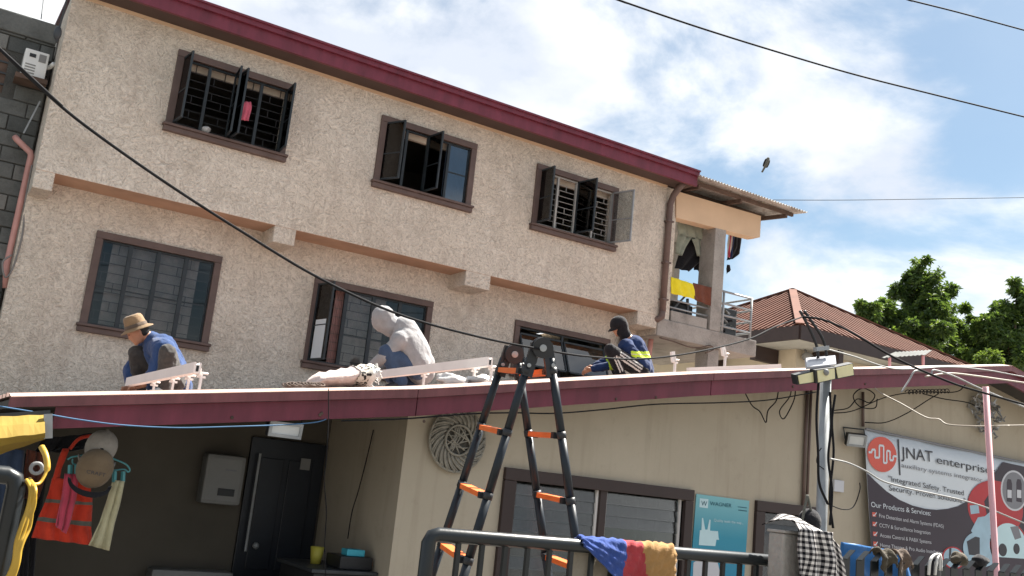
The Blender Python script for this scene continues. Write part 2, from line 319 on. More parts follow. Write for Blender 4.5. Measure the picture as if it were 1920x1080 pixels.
DEFS = dict(
    stucco=mk_stucco, tan_wall=mk_tanwall, brown_roof=mk_roofribs, gingham=mk_plaid,
    soffit_orange=paint('peach soffit', (.50, .32, .22, 1), .85, .2, 2), peach=paint('peach paint', (.62, .45, .30, 1), .8, .1, 1.5, .2, 30),
    trim=paint('brown trim', (.115, .078, .068, 1), .6, .2, 5, .15, 40), maroon=mk_maroon('maroon fascia', (.145, .024, .042, 1), .45),
    maroon_lip=mk_maroon('maroon lip', (.17, .055, .06, 1), .4), soffit_brown=paint('soffit', (.075, .05, .042, 1), .7, .15, 2),
    roof_red=mk_maroon('roof sheet', (.26, .18, .155, 1), .5), roof_edge=paint('pale roof edge', (.62, .46, .38, 1), .5, .15, 4),
    concrete=mk_concrete('concrete', (.33, .31, .285, 1)), block=mk_concrete('dark block', (.13, .135, .13, 1), 3), block_b=mk_concrete('pale block', (.19, .19, .18, 1), 4), block_c=mk_concrete('black block', (.085, .09, .088, 1), 3), mortar=mk_concrete('mortar', (.075, .075, .07, 1), 4),
    parapet=mk_concrete('parapet', (.14, .145, .14, 1), 2), yard=mk_concrete('yard', (.15, .14, .125, 1), .4),
    black_metal=paint('black paint metal', (.010, .013, .015, 1), .33, .3, 6, .1, 60, spec=.4), ladder=paint('ladder metal', (.008, .013, .019, 1), .4, .3, 8, spec=.35),
    orange=paint('orange plastic', (.75, .16, .035, 1), .45, .12, 9), alu=paint('aluminium', (.80, .76, .73, 1), .5, .06, 5),
    galv=paint('galvanised', (.32, .335, .345, 1), .5, .2, 6, metal=.3), steel_dark=paint('dark steel', (.04, .045, .05, 1), .5, .3, 6),
    rust=paint('rusty steel', (.10, .07, .055, 1), .8, .4, 8), zinc=paint('zinc sheet underside', (.55, .54, .51, 1), .6, .3, 3, dirt=(.2, .13, .09, 1)), wood=paint('old wood', (.11, .072, .055, 1), .85, .3, 6),
    pink_pipe=paint('pink pipe', (.52, .27, .24, 1), .5, .15, 5), pink_pole=paint('pink pole', (.66, .36, .38, 1), .5, .1, 4), brown_pipe=paint('brown pipe', (.13, .088, .076, 1), .5, .2, 5),
    window_bar=paint('dark window metal', (.022, .03, .036, 1), .5, .3, 6), grille=paint('grille', (.018, .018, .02, 1), .6, .3, 6), grille_s=paint('brown grille', (.17, .14, .13, 1), .6, .2, 6), grille_w=paint('white grille', (.40, .40, .38, 1), .6, .1, 6),
    glass=mk_glass('glass', (.72, .75, .76, 1), .0), glass_b=mk_glass('blue glass', (.45, .52, .58, 1), .12), glass_d=mk_glass('dark glass', (.3, .34, .36, 1), .02), louver=mk_glass('louver glass', (.6, .62, .62, 1), .03, .12),
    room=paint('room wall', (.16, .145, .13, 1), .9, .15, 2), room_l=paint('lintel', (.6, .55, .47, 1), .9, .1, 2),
    curtain=fabric('grey curtain', (.68, .55, .50, 1)), curtain_r=fabric('brown curtain', (.42, .24, .22, 1)), curtain_w=fabric('pale curtain', (.20, .195, .19, 1)), curtain_b=fabric('blue curtain', (.2, .26, .34, 1)),
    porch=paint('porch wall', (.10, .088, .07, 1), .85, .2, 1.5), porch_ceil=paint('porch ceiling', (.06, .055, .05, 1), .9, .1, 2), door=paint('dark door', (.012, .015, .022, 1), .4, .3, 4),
    white_plastic=paint('white plastic', (.72, .73, .72, 1), .45, .06, 5), grey_plastic=paint('grey plastic', (.22, .22, .215, 1), .5, .08, 5), dark_plastic=paint('dark plastic', (.02, .021, .024, 1), .45, .2, 5),
    cream_lens=paint('cream lens', (.70, .64, .36, 1), .25, .1, 8), solar=paint('solar panel glass', (.45, .46, .5, 1), .12, .05, 4, spec=.9), lens=paint('flood lens', (.55, .57, .57, 1), .2, .1, 6, spec=.8),
    black_cable=paint('black cable', (.014, .014, .016, 1), .85, .3, 20, spec=.15), beige_cable=paint('beige cable', (.38, .33, .27, 1), .6, .2, 8), blue_cable=paint('blue cable', (.06, .15, .28, 1), .5, .2, 8), silver_cable=paint('silver cable', (.27, .27, .265, 1), .45, .2, 9), yellow_hose=paint('yellow hose', (.42, .26, .03, 1), .4, .2, 9), grey_cable=paint('grey cable', (.2, .19, .18, 1), .6, .2, 9),
    f_blue=fabric('blue shirt', (.03, .062, .16, 1)), f_grey=fabric('grey trousers', (.055, .052, .05, 1)), f_hoodie=fabric('pale hoodie', (.31, .305, .31, 1), .16, crease=.35), f_jean=fabric('jeans', (.05, .08, .14, 1)), f_jeand=fabric('dark jeans', (.03, .045, .08, 1)),
    f_navy=fabric('navy jacket', (.014, .032, .10, 1)), f_black=fabric('black fabric', (.014, .014, .017, 1)), f_lime=fabric('lime tape', (.55, .78, .06, 1), .08), f_white=fabric('white fabric', (.60, .59, .56, 1), .1),
    f_hat=fabric('straw hat', (.23, .155, .09, 1)), f_hatband=fabric('hat band', (.11, .08, .06, 1)), f_orange=fabric('orange vest', (.55, .05, .025, 1), .15), f_tape=fabric('grey tape', (.13, .13, .11, 1)), f_pink=fabric('pink cloth', (.45, .06, .10, 1)), f_rose=fabric('rose cloth', (.75, .17, .25, 1)),
    f_cream=fabric('cream cotton', (.42, .39, .25, 1)), f_khaki=fabric('khaki cap', (.17, .125, .08, 1)), f_greycap=fabric('grey cap', (.27, .25, .225, 1)), f_yellow=fabric('yellow towel', (.80, .68, .03, 1), .1), f_brown=fabric('brown towel', (.15, .05, .03, 1)), f_sage=fabric('sage trousers', (.30, .33, .27, 1)),
    f_qblue=fabric('quilt blue', (.035, .07, .25, 1)), f_qred=fabric('quilt red', (.33, .04, .048, 1)), f_qbrown=fabric('quilt tan', (.34, .19, .07, 1)), f_qback=fabric('quilt lining', (.33, .29, .23, 1)), f_tarp=paint('blue tarp', (.02, .13, .35, 1), .4, .2, 4), f_sack=fabric('pale pink sack', (.58, .47, .43, 1), .12), f_awning=paint('yellow tarp', (.29, .195, .03, 1), .8, .2, 3, .3, 12),
    f_camo=fabric('camouflage', (.07, .058, .04, 1), .6), skin=paint('skin', (.42, .21, .13, 1), .5, .12, 9), skin_d=paint('darker skin', (.30, .15, .095, 1), .5, .12, 9), hair=paint('black hair', (.01, .009, .008, 1), .6, .3, 20), shoe=paint('white shoe', (.6, .58, .55, 1), .6, .2, 20),
    plastic_bag=paint('clear plastic', (.55, .53, .51, 1), .25, .1, 15, .6, 25), pat=None,
    leaf_a=mk_leaf('leaf dark', (.026, .055, .016, 1), (.062, .11, .026, 1)), leaf_b=mk_leaf('leaf bright', (.07, .12, .022, 1), (.13, .20, .04, 1)), bark=paint('bark', (.09, .065, .045, 1), .95, .35, 8, .5, 30),
    far_wall=paint('pale far wall', (.55, .48, .37, 1), .85, .1, 1.2), dark_brown=paint('dark brown fascia', (.042, .026, .024, 1), .55, .15, 3), far_soffit=paint('white soffit', (.55, .54, .50, 1), .8, .1, 2),
    p_white=paint('print white', (.62, .66, .70, 1), .5, .04, 2), p_dark=paint('print plum', (.03, .018, .032, 1), .45, .2, 1.5), p_red=paint('print red', (.42, .022, .03, 1), .45, .12, 3), p_logo=paint('print coral', (.62, .10, .07, 1), .5, .05, 3), p_text=paint('print dark text', (.035, .035, .045, 1), .5, .1, 3), p_grey=paint('print grey text', (.2, .2, .22, 1), .5, .1, 3), p_lite=paint('print light text', (.55, .55, .58, 1), .5, .05, 3), p_teal=None, p_blue=paint('print sky', (.35, .50, .60, 1), .5, .15, 6),
    p_tealtext=paint('poster ink', (.01, .09, .13, 1), .5, .1, 3), p_pale=paint('poster pale', (.52, .70, .74, 1), .5, .06, 3), wicker=paint('grey wicker', (.27, .25, .21, 1), .8, .3, 20), wicker_d=paint('dark wicker', (.14, .13, .11, 1), .9, .3, 20), tin=paint('crumpled foil', (.4, .4, .4, 1), .35, .35, 14, .9, 18, metal=.5),
    mirror_ink=paint('green crate', (.03, .055, .035, 1), .6, .2, 4), cyan_box=paint('cyan box', (.05, .38, .5, 1), .5, .1, 4), yellow_cup=paint('yellow cup', (.45, .4, .06, 1), .5, .1, 4), teal_hanger=paint('teal hanger', (.08, .28, .30, 1), .4, .1, 6),
)
def mk_teal():
    t = NT('teal poster'); sx = t.n.new('ShaderNodeSeparateXYZ'); t.l.new(t.tc.outputs['Generated'], sx.inputs[0])
    t.col(t.ramp(sx.outputs[2], [(.2, (.008, .20, .36)), (.65, (.02, .25, .36)), (1, (.20, .46, .50))])); t.set(.4, 0, .4); return t.m
DEFS['p_teal'] = mk_teal
def mk_pat():
    t = NT('woven band'); v = t.n.new('ShaderNodeTexVoronoi'); v.inputs['Scale'].default_value = 38; t.l.new(t.vec, v.inputs['Vector'])
    t.col(t.ramp(v.outputs['Distance'], [(.42, (.015,.014,.013)), (.5, (.5,.46,.4))])); t.set(.9); return t.m
DEFS['pat'] = mk_pat

# ================================================================== ground
g = MB(); g.add([(-1500,-1500,0),(1500,-1500,0),(1500,1500,0),(-1500,1500,0)], [(0,1,2,3)])
g.build('ground', 'yard', kind='structure')

# ================================================================== three-storey apartment building
YU, YL, XL, XR = 13.75, 14.31, .85, 11.38
apt = thing('apartment_building', 'three-storey beige rough stucco building with maroon roof edge and overhanging top floor', 'building', (6, 14, 0))
FW = .10
def hole(w): return (w[0]+FW, w[1]-FW, w[2]+.06, w[3]-FW)
UPW = [(2.31, 4.05, 6.41, 7.58), (5.49, 7.24, 6.41, 7.55), (8.45, 10.24, 6.41, 7.55)]
LOW = [(1.79, 3.54, 3.52, 4.88), (4.99, 7.06, 3.52, 4.88), (8.68, 10.75, 3.95, 4.88)]
b = MB(); wall_cells(b, [XL, XR], [5.40, 7.91], [hole(w) for w in UPW], lambda u, v, w: (u, YU+w, v), .16); b.build('upper_wall', 'stucco', apt)
b = MB(); wall_cells(b, [XL, XR+.25], [0, 5.395], [hole(w) for w in LOW], lambda u, v, w: (u, YL+w, v), .16); b.build('lower_wall', 'stucco', apt)
b = MB(); b.box(XL, XL+.16, YU+.163, 20, 5.40, 7.905); b.box(XL, XL+.16, YL+.163, 20, 0, 5.39); b.build('side_wall', 'stucco', apt)
b = MB(); b.box(XR-.16, XR-.002, YU+.163, 20, 5.40, 7.905); b.box(XR+.05, XR+.21, YL+.163, 20, 0, 5.39); b.build('side_wall', 'stucco', apt)
b = MB(); b.box(XL, XR+.2, 20.003, 20.15, 0, 7.9); b.build('back_wall', 'stucco', apt)
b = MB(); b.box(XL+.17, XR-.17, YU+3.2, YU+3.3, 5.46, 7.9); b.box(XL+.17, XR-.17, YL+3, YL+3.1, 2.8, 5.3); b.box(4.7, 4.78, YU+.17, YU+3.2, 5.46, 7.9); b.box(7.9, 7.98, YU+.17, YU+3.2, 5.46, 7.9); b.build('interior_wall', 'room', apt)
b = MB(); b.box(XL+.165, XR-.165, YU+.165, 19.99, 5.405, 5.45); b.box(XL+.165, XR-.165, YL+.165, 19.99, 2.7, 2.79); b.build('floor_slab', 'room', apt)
b = MB(); b.box(XL+.002, XR-.002, YU+.004, YL+.002, 5.396, 5.52); b.build('overhang_soffit', 'soffit_orange', apt)
for xa, xb in ((XL, 1.09), (4.08, 4.41), (7.32, 7.79), (10.92, XR)):
    b = MB(); b.bevbox(xa, xb, YU+(.003 if xa > 1 else .004), YL-.002, 5.15, 5.399, .012); b.build('beam_end', 'stucco', apt)
# roof edge
b = MB(); b.box(XL, XR+.35, 13.36, YU-.002, 7.912, 7.945); b.build('eave_soffit', 'soffit_brown', apt)
b = MB(); b.box(XL, XR+.353, 13.30, 13.358, 7.885, 8.075); b.box(XL, XR+.355, 13.25, 13.34, 8.077, 8.15); b.bar((XL, 13.29, 8.165), (XR+.356, 13.29, 8.165), .14, .03); b.build('eave_fascia', 'maroon', apt)
b = MB(); b.box(XL-.003, XR-.003, YU-.022, YU-.002, 7.865, 7.91); b.build('eave_trim', 'peach', apt)
b = MB(); b.add([(XL, 13.36, 8.14), (XR+.35, 13.36, 8.14), (XR+.35, 20.4, 8.9), (XL, 20.4, 8.9), (XL, 13.36, 8.09), (XR+.35, 13.36, 8.09), (XR+.35, 20.4, 8.84), (XL, 20.4, 8.84)], [(0,1,2,3),(7,6,5,4),(0,4,5,1),(1,5,6,2),(2,6,7,3),(3,7,4,0)]); b.build('roof', 'maroon', apt)
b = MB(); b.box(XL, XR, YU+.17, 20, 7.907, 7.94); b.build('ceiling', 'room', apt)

def window_set(w, y, name_label):
    x0, x1, z0, z1 = w; b = MB()
    f = FW
    b.bevbox(x0, x1, y-.045, y+.06, z1-f, z1, .008); b.bevbox(x0, x0+f, y-.042, y+.06, z0+.06, z1-f-.002, .008); b.bevbox(x1-f, x1, y-.042, y+.06, z0+.06, z1-f-.002, .008)
    fr = b.build('window', 'trim', apt, label=name_label)
    s = MB(); s.bevbox(x0-.035, x1+.035, y-.10, y+.05, z0+.02, z0+.058, .008); s.bevbox(x0-.02, x1+.02, y-.075, y+.05, z0-.055, z0+.018, .008); s.build('sill', 'trim', fr)
    return fr
def sash(fr, hx, z0, z1, y, wd, ang, sgn, gl='glass', bar='window_bar', mid=.45, zoff=0, paper=False):
    # casement sash hinged at hx; sgn=+1 closes towards +X
    d = Vector((sgn*math.cos(ang), -math.sin(ang), 0)); n = Vector((-d.y, d.x, 0)); o = Vector((hx, y, 0)); b = MB(); t = .028
    P = lambda u, z: o+d*u+Vector((0, 0, z))
    b.bar(P(0, z0), P(0, z1), t, t, d); b.bar(P(wd, z0), P(wd, z1), t, t, d)
    for z in (z0+t/2, z1-t/2): b.bar(P(t/2+.001, z), P(wd-t/2-.001, z), t*.96, t*.96)
    zm = z0+(z1-z0)*mid; b.bar(P(t/2+.001, zm), P(wd-t/2-.001, zm), .018, .018)
    so_ = b.build('sash', bar, fr)
    for za, zb in ((z0+t, zm-.01), (zm+.01, z1-t)):
        q = MB(); c = P(wd/2, (za+zb)/2); q.obox(c, d, n, (0,0,1), wd/2-t/2, .002, (zb-za)/2); q.build('pane', gl, fr)
    if paper:
        q = MB(); c = P(wd*.5, z0+(z1-z0)*.27)-n*.006; q.obox(c, d, n, (0,0,1), wd*.34, .001, (z1-z0)*.25); q.build('paper_sheet', 'p_white', fr)
def bays(w, y):
    hx0, hx1, hz0, hz1 = hole(w); n = 4; st = (hx1-hx0)/n; return hx0, hx1, hz0, hz1, st
def mullions(fr, w, y, mat='window_bar', r=.022, idx=(1, 2, 3)):
    hx0, hx1, hz0, hz1, st = bays(w, y)
    for i in idx:
        b = MB(); b.box(hx0+st*i-r, hx0+st*i+r, y+.012, y+.055, hz0, hz1); b.build('mullion', mat, fr)
    b = MB(); 
    b.box(hx0+.001, hx1-.001, y+.014, y+.053, hz1-.028, hz1-.001); b.box(hx0+.001, hx1-.001, y+.014, y+.053, hz0+.001, hz0+.028); b.box(hx0+.001, hx0+.022, y+.014, y+.053, hz0+.03, hz1-.03); b.box(hx1-.022, hx1-.001, y+.014, y+.053, hz0+.03, hz1-.03); b.build('inner_frame', mat, fr)
def grille(fr, w, y, mat='grille', sp=.115, vs=.42, th=.006):
    hx0, hx1, hz0, hz1, st = bays(w, y); b = MB(); k = 0; z = hz0+sp*.7
    while z < hz1-.03:
        b.box(hx0-.02, hx1+.02, y+.113, y+.123, z-th, z+th)
        x = hx0+(vs*.5 if k % 2 else vs*.15)
        while x < hx1:
            if k % 3 != 2: b.box(x-th, x+th, y+.1, y+.112, z, min(z+sp, hz1))
            x += vs
        z += sp; k += 1
    b.build('grille', mat, fr)
def closed_pane(fr, w, y, i, gl='glass', mid=.45):
    hx0, hx1, hz0, hz1, st = bays(w, y); xa, xb = hx0+st*i+.024, hx0+st*(i+1)-.024; zm = hz0+(hz1-hz0)*mid
    for za, zb in ((hz0+.03, zm-.01), (zm+.01, hz1-.03)):
        q = MB(); q.box(xa, xb, y+.030, y+.035, za, zb); q.build('pane', gl, fr)
    q = MB(); q.box(xa, xb, y+.022, y+.042, zm-.009, zm+.009); q.build('muntin', 'window_bar', fr)
def drape(fr, xa, xb, za, zb, y, mat, folds=7, amp=.02, name='curtain'):
    b = MB(); rows = []
    for j in range(7):
        z = zb+(za-zb)*j/6; rows.append([(xa+(xb-xa)*i/40, y+amp*math.sin(i/40*folds*6.28+.3*math.sin(j*.5)), z) for i in range(41)])
    b.grid(rows); b.build(name, mat, fr, smooth=True)
def lintel(fr, w, y):
    hx0, hx1, hz0, hz1, st = bays(w, y); b = MB(); b.box(hx0-.1, hx1+.1, y+.19, y+.26, hz1-.075, hz1+.05); b.build('lintel', 'room_l', fr)
A85 = math.radians(84)
# upper left window: all four sashes swung out
fr = window_set(UPW[0], YU, 'upper window by the left corner with all its sashes swung open'); mullions(fr, UPW[0], YU); grille(fr, UPW[0], YU); lintel(fr, UPW[0], YU)
hx0, hx1, hz0, hz1, st = bays(UPW[0], YU)
sash(fr, hx0+.0, hz0+.02, hz1-.0, YU-.01, st-.03, A85, 1, 'glass_d'); sash(fr, hx0+2*st-.02, hz0+.02, hz1, YU-.01, st-.03, math.radians(86), -1, 'glass_d'); sash(fr, hx0+2*st+.03, hz0+.02, hz1, YU-.01, st-.03, math.radians(86), 1, 'glass_d'); sash(fr, hx1, hz0+.02, hz1, YU-.01, st-.03, math.radians(88), -1, 'glass_d')
# upper middle window
fr = window_set(UPW[1], YU, 'middle upper window with two sashes open and its right pane closed'); mullions(fr, UPW[1], YU); lintel(fr, UPW[1], YU)
hx0, hx1, hz0, hz1, st = bays(UPW[1], YU)
sash(fr, hx0, hz0+.02, hz1, YU-.01, st-.02, math.radians(62), 1, 'glass_d'); sash(fr, hx0+2*st, hz0+.02, hz1, YU-.01, st-.02, math.radians(98), -1, 'glass_d'); closed_pane(fr, UPW[1], YU, 3, 'glass_b', .5)
drape(fr, hx0+3*st, hx1, hz0, hz1, YU+.12, 'curtain_b', 3, .015)
# upper right window
fr = window_set(UPW[2], YU, 'upper window beside the downspout with white bars and three sashes open'); mullions(fr, UPW[2], YU, 'grille_w', .018); grille(fr, UPW[2], YU, 'grille_w', .1, th=.0045); lintel(fr, UPW[2], YU)
hx0, hx1, hz0, hz1, st = bays(UPW[2], YU)
sash(fr, hx0, hz0+.02, hz1, YU-.01, st-.02, math.radians(86), 1, 'glass_d'); sash(fr, hx0+2*st+.02, hz0+.02, hz1, YU-.01, st+.04, math.radians(100), -1, 'glass_d'); sash(fr, hx1, hz0+.02, hz1, YU-.01, st+.05, math.radians(107), -1, 'glass', 'galv')
# lower left window, closed
fr = window_set(LOW[0], YL, 'closed lower left window with four tall panes and pale curtain'); mullions(fr, LOW[0], YL, r=.028); grille(fr, LOW[0], YL, 'grille_s', sp=.135, vs=.5, th=.004)
for i in range(4): closed_pane(fr, LOW[0], YL, i)
hx0, hx1, hz0, hz1, st = bays(LOW[0], YL); drape(fr, hx0+.16, hx1-.17, hz0, hz1+.05, YL+.165, 'curtain', 9, .010)
# lower middle window: left sash open
fr = window_set(LOW[1], YL, 'lower middle window behind the hooded worker, left sash open with white paper'); mullions(fr, LOW[1], YL, r=.03); grille(fr, LOW[1], YL, 'grille_s', sp=.135, vs=.5, th=.004)
for i in (1, 2, 3): closed_pane(fr, LOW[1], YL, i, 'glass' if i < 3 else 'glass_d', .42)
hx0, hx1, hz0, hz1, st = bays(LOW[1], YL); sash(fr, hx0-.03, hz0, hz1, YL-.05, st-.03, math.radians(80), 1, 'glass', paper=True)
drape(fr, hx0+st*.72, hx0+st*1.08, hz0, hz1+.05, YL+.165, 'curtain_r', 3, .012); drape(fr, hx0+st*1.1, hx0+st*2.6, hz0, hz1+.05, YL+.166, 'curtain', 6, .010)
# lower right window: top-hung panes tilted out
fr = window_set(LOW[2], YL, 'lower right window with two top-hung panes tilted out'); hx0, hx1, hz0, hz1, st = bays(LOW[2], YL); mullions(fr, LOW[2], YL, idx=(2,))
for i in (0, 1):
    xa, xb = hx0+.02+i*2*st, hx0+2*st*(i+1)-.04; hgt = hz1-hz0-.16; zt = hz1-.12; d = Vector((0, -math.sin(.42), -math.cos(.42))); b = MB(); c = Vector((0, YL-.01, zt))
    for x in (xa, xb): b.bar(Vector((x, 0, 0))+c, Vector((x, 0, 0))+c+d*hgt, .03, .03)
    for t in (0, hgt): b.bar(Vector((xa+.016, 0, 0))+c+d*t, Vector((xb-.016, 0, 0))+c+d*t, .03, .03)
    b.build('sash', 'window_bar', fr)
    q = MB(); q.obox(Vector(((xa+xb)/2, 0, 0))+c+d*hgt/2, (1,0,0), d.cross(Vector((1,0,0))), d, (xb-xa)/2-.016, .002, hgt/2-.016); q.build('pane', 'glass_b', fr)
# downspout at the right end
b = MB(); P = [(11.52, 13.45, 7.93), (11.50, 13.52, 7.86), (11.47, 13.64, 7.72), (11.44, 13.69, 7.55), (11.44, 13.69, 5.48)]
b.tube(P, .062, 12); b.build('downspout', 'brown_pipe', apt, smooth=True)
b = MB(); b.tube([(11.44, 13.69, 5.52), (11.44, 13.70, 5.37), (11.40, 13.75, 5.33), (11.03, 14.18, 5.30), (10.99, 14.22, 5.26), (10.99, 14.22, 2.9)], .062, 12); b.build('downspout_elbow', 'brown_pipe', apt, smooth=True)
for z in (7.2, 6.4, 5.7):
    b = MB(); b.box(11.37, 11.51, 13.62, 13.76, z-.015, z+.015); b.build('pipe_strap', 'brown_pipe', apt)
b = MB(); b.box(XR+.005, XR+.30, YU+.03, YL-.003, 5.05, 7.90); b.build('corner_pier', 'stucco', apt)
# rose cloth and small bag on the sill of the left window
b = MB(); rows = []
for j in range(9):
    t = j/8; l = at(447+t*-3, 190+t*34, YU+.06); r = at(470-t*2+2*math.sin(t*5), 191+t*36, YU+.06)
    rows.append([l.lerp(r, i/12)+Vector((0, .014*math.sin(i*1.4+j*.3), 0)) for i in range(13)])
b.grid(rows); tag(b.build('hanging_cloth', 'f_rose', smooth=True, solid=.006), 'rose pink cloth hanging inside the open upper left window', 'cloth')
b = MB(); c = at(386, 243, YU+.04); b.ell(c, (1,0,0), (0,1,0), (0,0,1), .075, .05, .055, 10, 7)
for i, v in enumerate(b.v): b.v[i] = v+Vector((noise.noise(v*30), noise.noise(v*31+Vector((3,0,0))), noise.noise(v*29)))*.02
tag(b.build('plastic_bag', 'plastic_bag', smooth=True), 'crumpled clear bag on the sill of the upper left window', 'bag')

# ================================================================== balcony at the right end
bal = thing('balcony', 'grey concrete corner balcony with pipe railing under a corrugated tin awning', 'balcony', (12.7, 14.3, 5))
YB = 13.75
b = MB(); b.bevbox(11.40, 13.93, YB, 16.6, 5.03, 5.36, .02); b.build('slab', 'concrete', bal)
b = MB(); b.bevbox(11.72, 12.62, YB+.02, YB+.14, 5.362, 5.56, .01); b.build('low_parapet', 'concrete', bal)
b = MB(); b.bevbox(12.68, 12.96, YB+.004, YB+.42, 5.363, 7.40, .012); b.build('column', 'concrete', bal)
b = MB(); b.bevbox(12.72, 13.0, YB+.05, YB+.4, 2.6, 5.028, .012); b.build('lower_column', 'concrete', bal)
b = MB(); p = [at(1268, 358, YB), at(1427, 405, YB), at(1425, 445, YB), at(1416, 446, YB), at(1268, 408, YB)]; b.prism(p, (0, .22, 0)); b.build('edge_beam', 'peach', bal)
b = MB(); b.box(11.70, 13.86, YB+.225, 16.5, 7.72, 7.86); b.build('ceiling_slab', 'concrete', bal)
b = MB(); b.box(13.70, 13.86, 16.1, 16.5, 5.36, 7.7); b.build('rear_column', 'concrete', bal)
b = MB(); rows = []
L0, L1 = Vector((11.70, 13.2, 8.07)), Vector((14.62, 13.2, 8.06))
n = 230
for j in range(2):
    rows.append([L0.lerp(L1, i/n)+Vector((0, j*4.0, j*.45+.018*math.sin(i/n*2.92/.076*6.283))) for i in range(n+1)])
b.grid(rows); b.build('awning_sheet', 'zinc', bal, solid=.004)
for y, z in ((13.45, 8.015), (14.2, 8.10), (15.2, 8.21)):
    b = MB(); b.bar((11.76, y, z), (14.45, y, z), .05, .07); b.build('purlin', 'wood', bal)
for x in (11.9, 13.0, 14.25):
    b = MB(); b.bar((x, 13.42, 7.945), (x, 15.6, 8.17), .05, .08); b.build('rafter', 'wood', bal)
rl = []
for z in (6.19, 5.95, 5.72, 5.5):
    b = MB(); b.tube([(12.97, YB+.06, z), (13.80, YB+.06, z), (13.83, YB+.1, z), (13.83, 16.0, z)], .021, 8); b.build('rail', 'galv', bal, smooth=True)
for x, y in ((13.80, YB+.06), (13.83, 15.2), (13.05, YB+.06)):
    b = MB(); b.tube([(x, y, 5.36), (x, y, 6.19)], .024, 8); b.build('railing_post', 'galv', bal, smooth=True)
for z in (5.98, 5.78, 5.63):
    b = MB(); b.tube([(11.7, YB+.08, z), (12.67, YB+.08, z)], .018, 8); b.build('rail', 'galv', bal, smooth=True)
b = MB(); b.bar(at(1252, 590, YB+.1), at(1285, 555, YB+.1), .03, .03); b.bar(at(1289, 560, YB+.12), at(1289, 590, YB+.12), .04, .04); b.build('brace', 'steel_dark', bal)
b = MB(); b.tube([at(1222, 625, 14.2), at(1214, 690, 14.2)], .05, 10); b.tube([at(1222, 626, 14.2), at(1228, 600, 14.2)], .05, 10); b.build('drain_pipe', 'pink_pipe', bal, smooth=True)
b = MB(); b.tube(spline([at(1237, 633, 13.73), at(1262, 640, 13.73), at(1300, 652, 13.72), at(1330, 648, 13.70), at(1338, 655, 13.7), at(1322, 662, 13.7)], 6), .012, 6); b.build('loose_wire', 'rust', bal, smooth=True)

def sheet(name, rows, Y, mat, label=None, cat=None, parent=None, nu=16, nv=14, amp=.02, fq=3.0, thick=.008, seed=0, mats=None, mif=None, group=None, dY=0):
    # cloth from rows of (xl, yl, xr, yr) photo points on the plane Y, with vertical folds
    b = MB(); out = []
    for j in range(nv+1):
        t = j/nv*(len(rows)-1); k = min(int(t), len(rows)-2); f = t-k
        q = [rows[k][i]*(1-f)+rows[k+1][i]*f for i in range(4)]
        l, r = at(q[0], q[1], Y), at(q[2], q[3], Y); rr = []
        for i in range(nu+1):
            s = i/nu; w = amp*(math.sin(s*fq*6.28+seed+.8*math.sin(j*.35+seed))+.6*noise.noise(Vector((s*4, j*.25, seed))))*(.4+.6*j/nv)
            rr.append(l.lerp(r, s)+Vector((0, w+dY*j/nv, 0)))
        out.append(rr)
    b.grid(out, mif=mif)
    o = b.build(name, mats or mat, parent, smooth=True, solid=thick)
    if parent is None: tag(o, label, cat, group)
    return o
# clothes on the balcony
sheet('trousers', [(1272, 412, 1320, 424), (1270, 440, 1318, 450)], 14.15, 'f_sage', 'sage grey trousers hanging from the balcony beam', 'trousers', amp=.03)
o = bpy.data.objects['trousers']
b = MB()
for rows in ([(1271, 438, 1295, 446), (1269, 460, 1284, 464), (1269, 476, 1277, 480)], [(1296, 446, 1319, 450), (1304, 462, 1318, 468), (1309, 480, 1315, 482)]):
    out = []
    for j in range(9):
        t = j/8*2; k = min(int(t), 1); f = t-k; q = [rows[k][i]*(1-f)+rows[k+1][i]*f for i in range(4)]
        l, r = at(q[0], q[1], 14.15), at(q[2], q[3], 14.15); out.append([l.lerp(r, i/8)+Vector((0, .03*math.sin(i*1.3+j*.2), 0)) for i in range(9)])
    b.grid(out)
b.build('trouser_legs', 'f_sage', o, smooth=True, solid=.008)
b = MB()
for rows in ([(1290, 440, 1322, 440), (1276, 470, 1324, 480), (1268, 498, 1296, 505), (1266, 503, 1292, 509)], [(1300, 440, 1325, 440), (1300, 470, 1325, 480), (1303, 500, 1323, 508), (1302, 506, 1321, 511)]):
    out = []
    for j in range(13):
        t = j/12*3; k = min(int(t), 2); f = t-k; q = [rows[k][i]*(1-f)+rows[k+1][i]*f for i in range(4)]
        dy = .0 if rows[0][0] == 1290 else .03
        l, r = at(q[0], q[1], 14.3+dy), at(q[2], q[3], 14.3+dy); out.append([l.lerp(r, i/10)+Vector((0, .03*math.sin(i*1.1+j*.2), 0)) for i in range(11)])
    b.grid(out)
tag(b.build('dark_trousers', 'f_black', smooth=True, solid=.008), 'black trousers hanging behind the sage pair on the balcony', 'trousers')
sheet('yellow_towel', [(1258, 519, 1298, 532), (1258, 535, 1302, 545), (1257, 550, 1304, 561)], YB+.02, 'f_yellow', 'bright yellow towel draped over the balcony rail', 'towel', amp=.018, fq=2.5)
sheet('brown_towel', [(1299, 530, 1337, 540), (1301, 550, 1336, 560), (1302, 562, 1333, 574)], YB+.03, 'f_brown', 'reddish brown towel on the balcony rail next to the concrete column', 'towel', amp=.012, fq=2)
sheet('striped_shirt', [(1366, 440, 1377, 443), (1364, 460, 1374, 466), (1363, 482, 1371, 484)], 14.35, 'f_white', 'pale striped shirt hanging just right of the concrete column', 'shirt', amp=.02, fq=2, mats=['f_white', 'f_pink', 'f_navy'], mif=lambda u, v: (0, 1, 0, 2)[int(u*4) % 4])
sheet('black_shirt', [(1374, 440, 1390, 447), (1376, 460, 1388, 466), (1364, 478, 1386, 476), (1362, 488, 1372, 486)], 14.42, 'f_black', 'black shirt hanging right of the striped shirt on the balcony', 'shirt', amp=.02, fq=2)
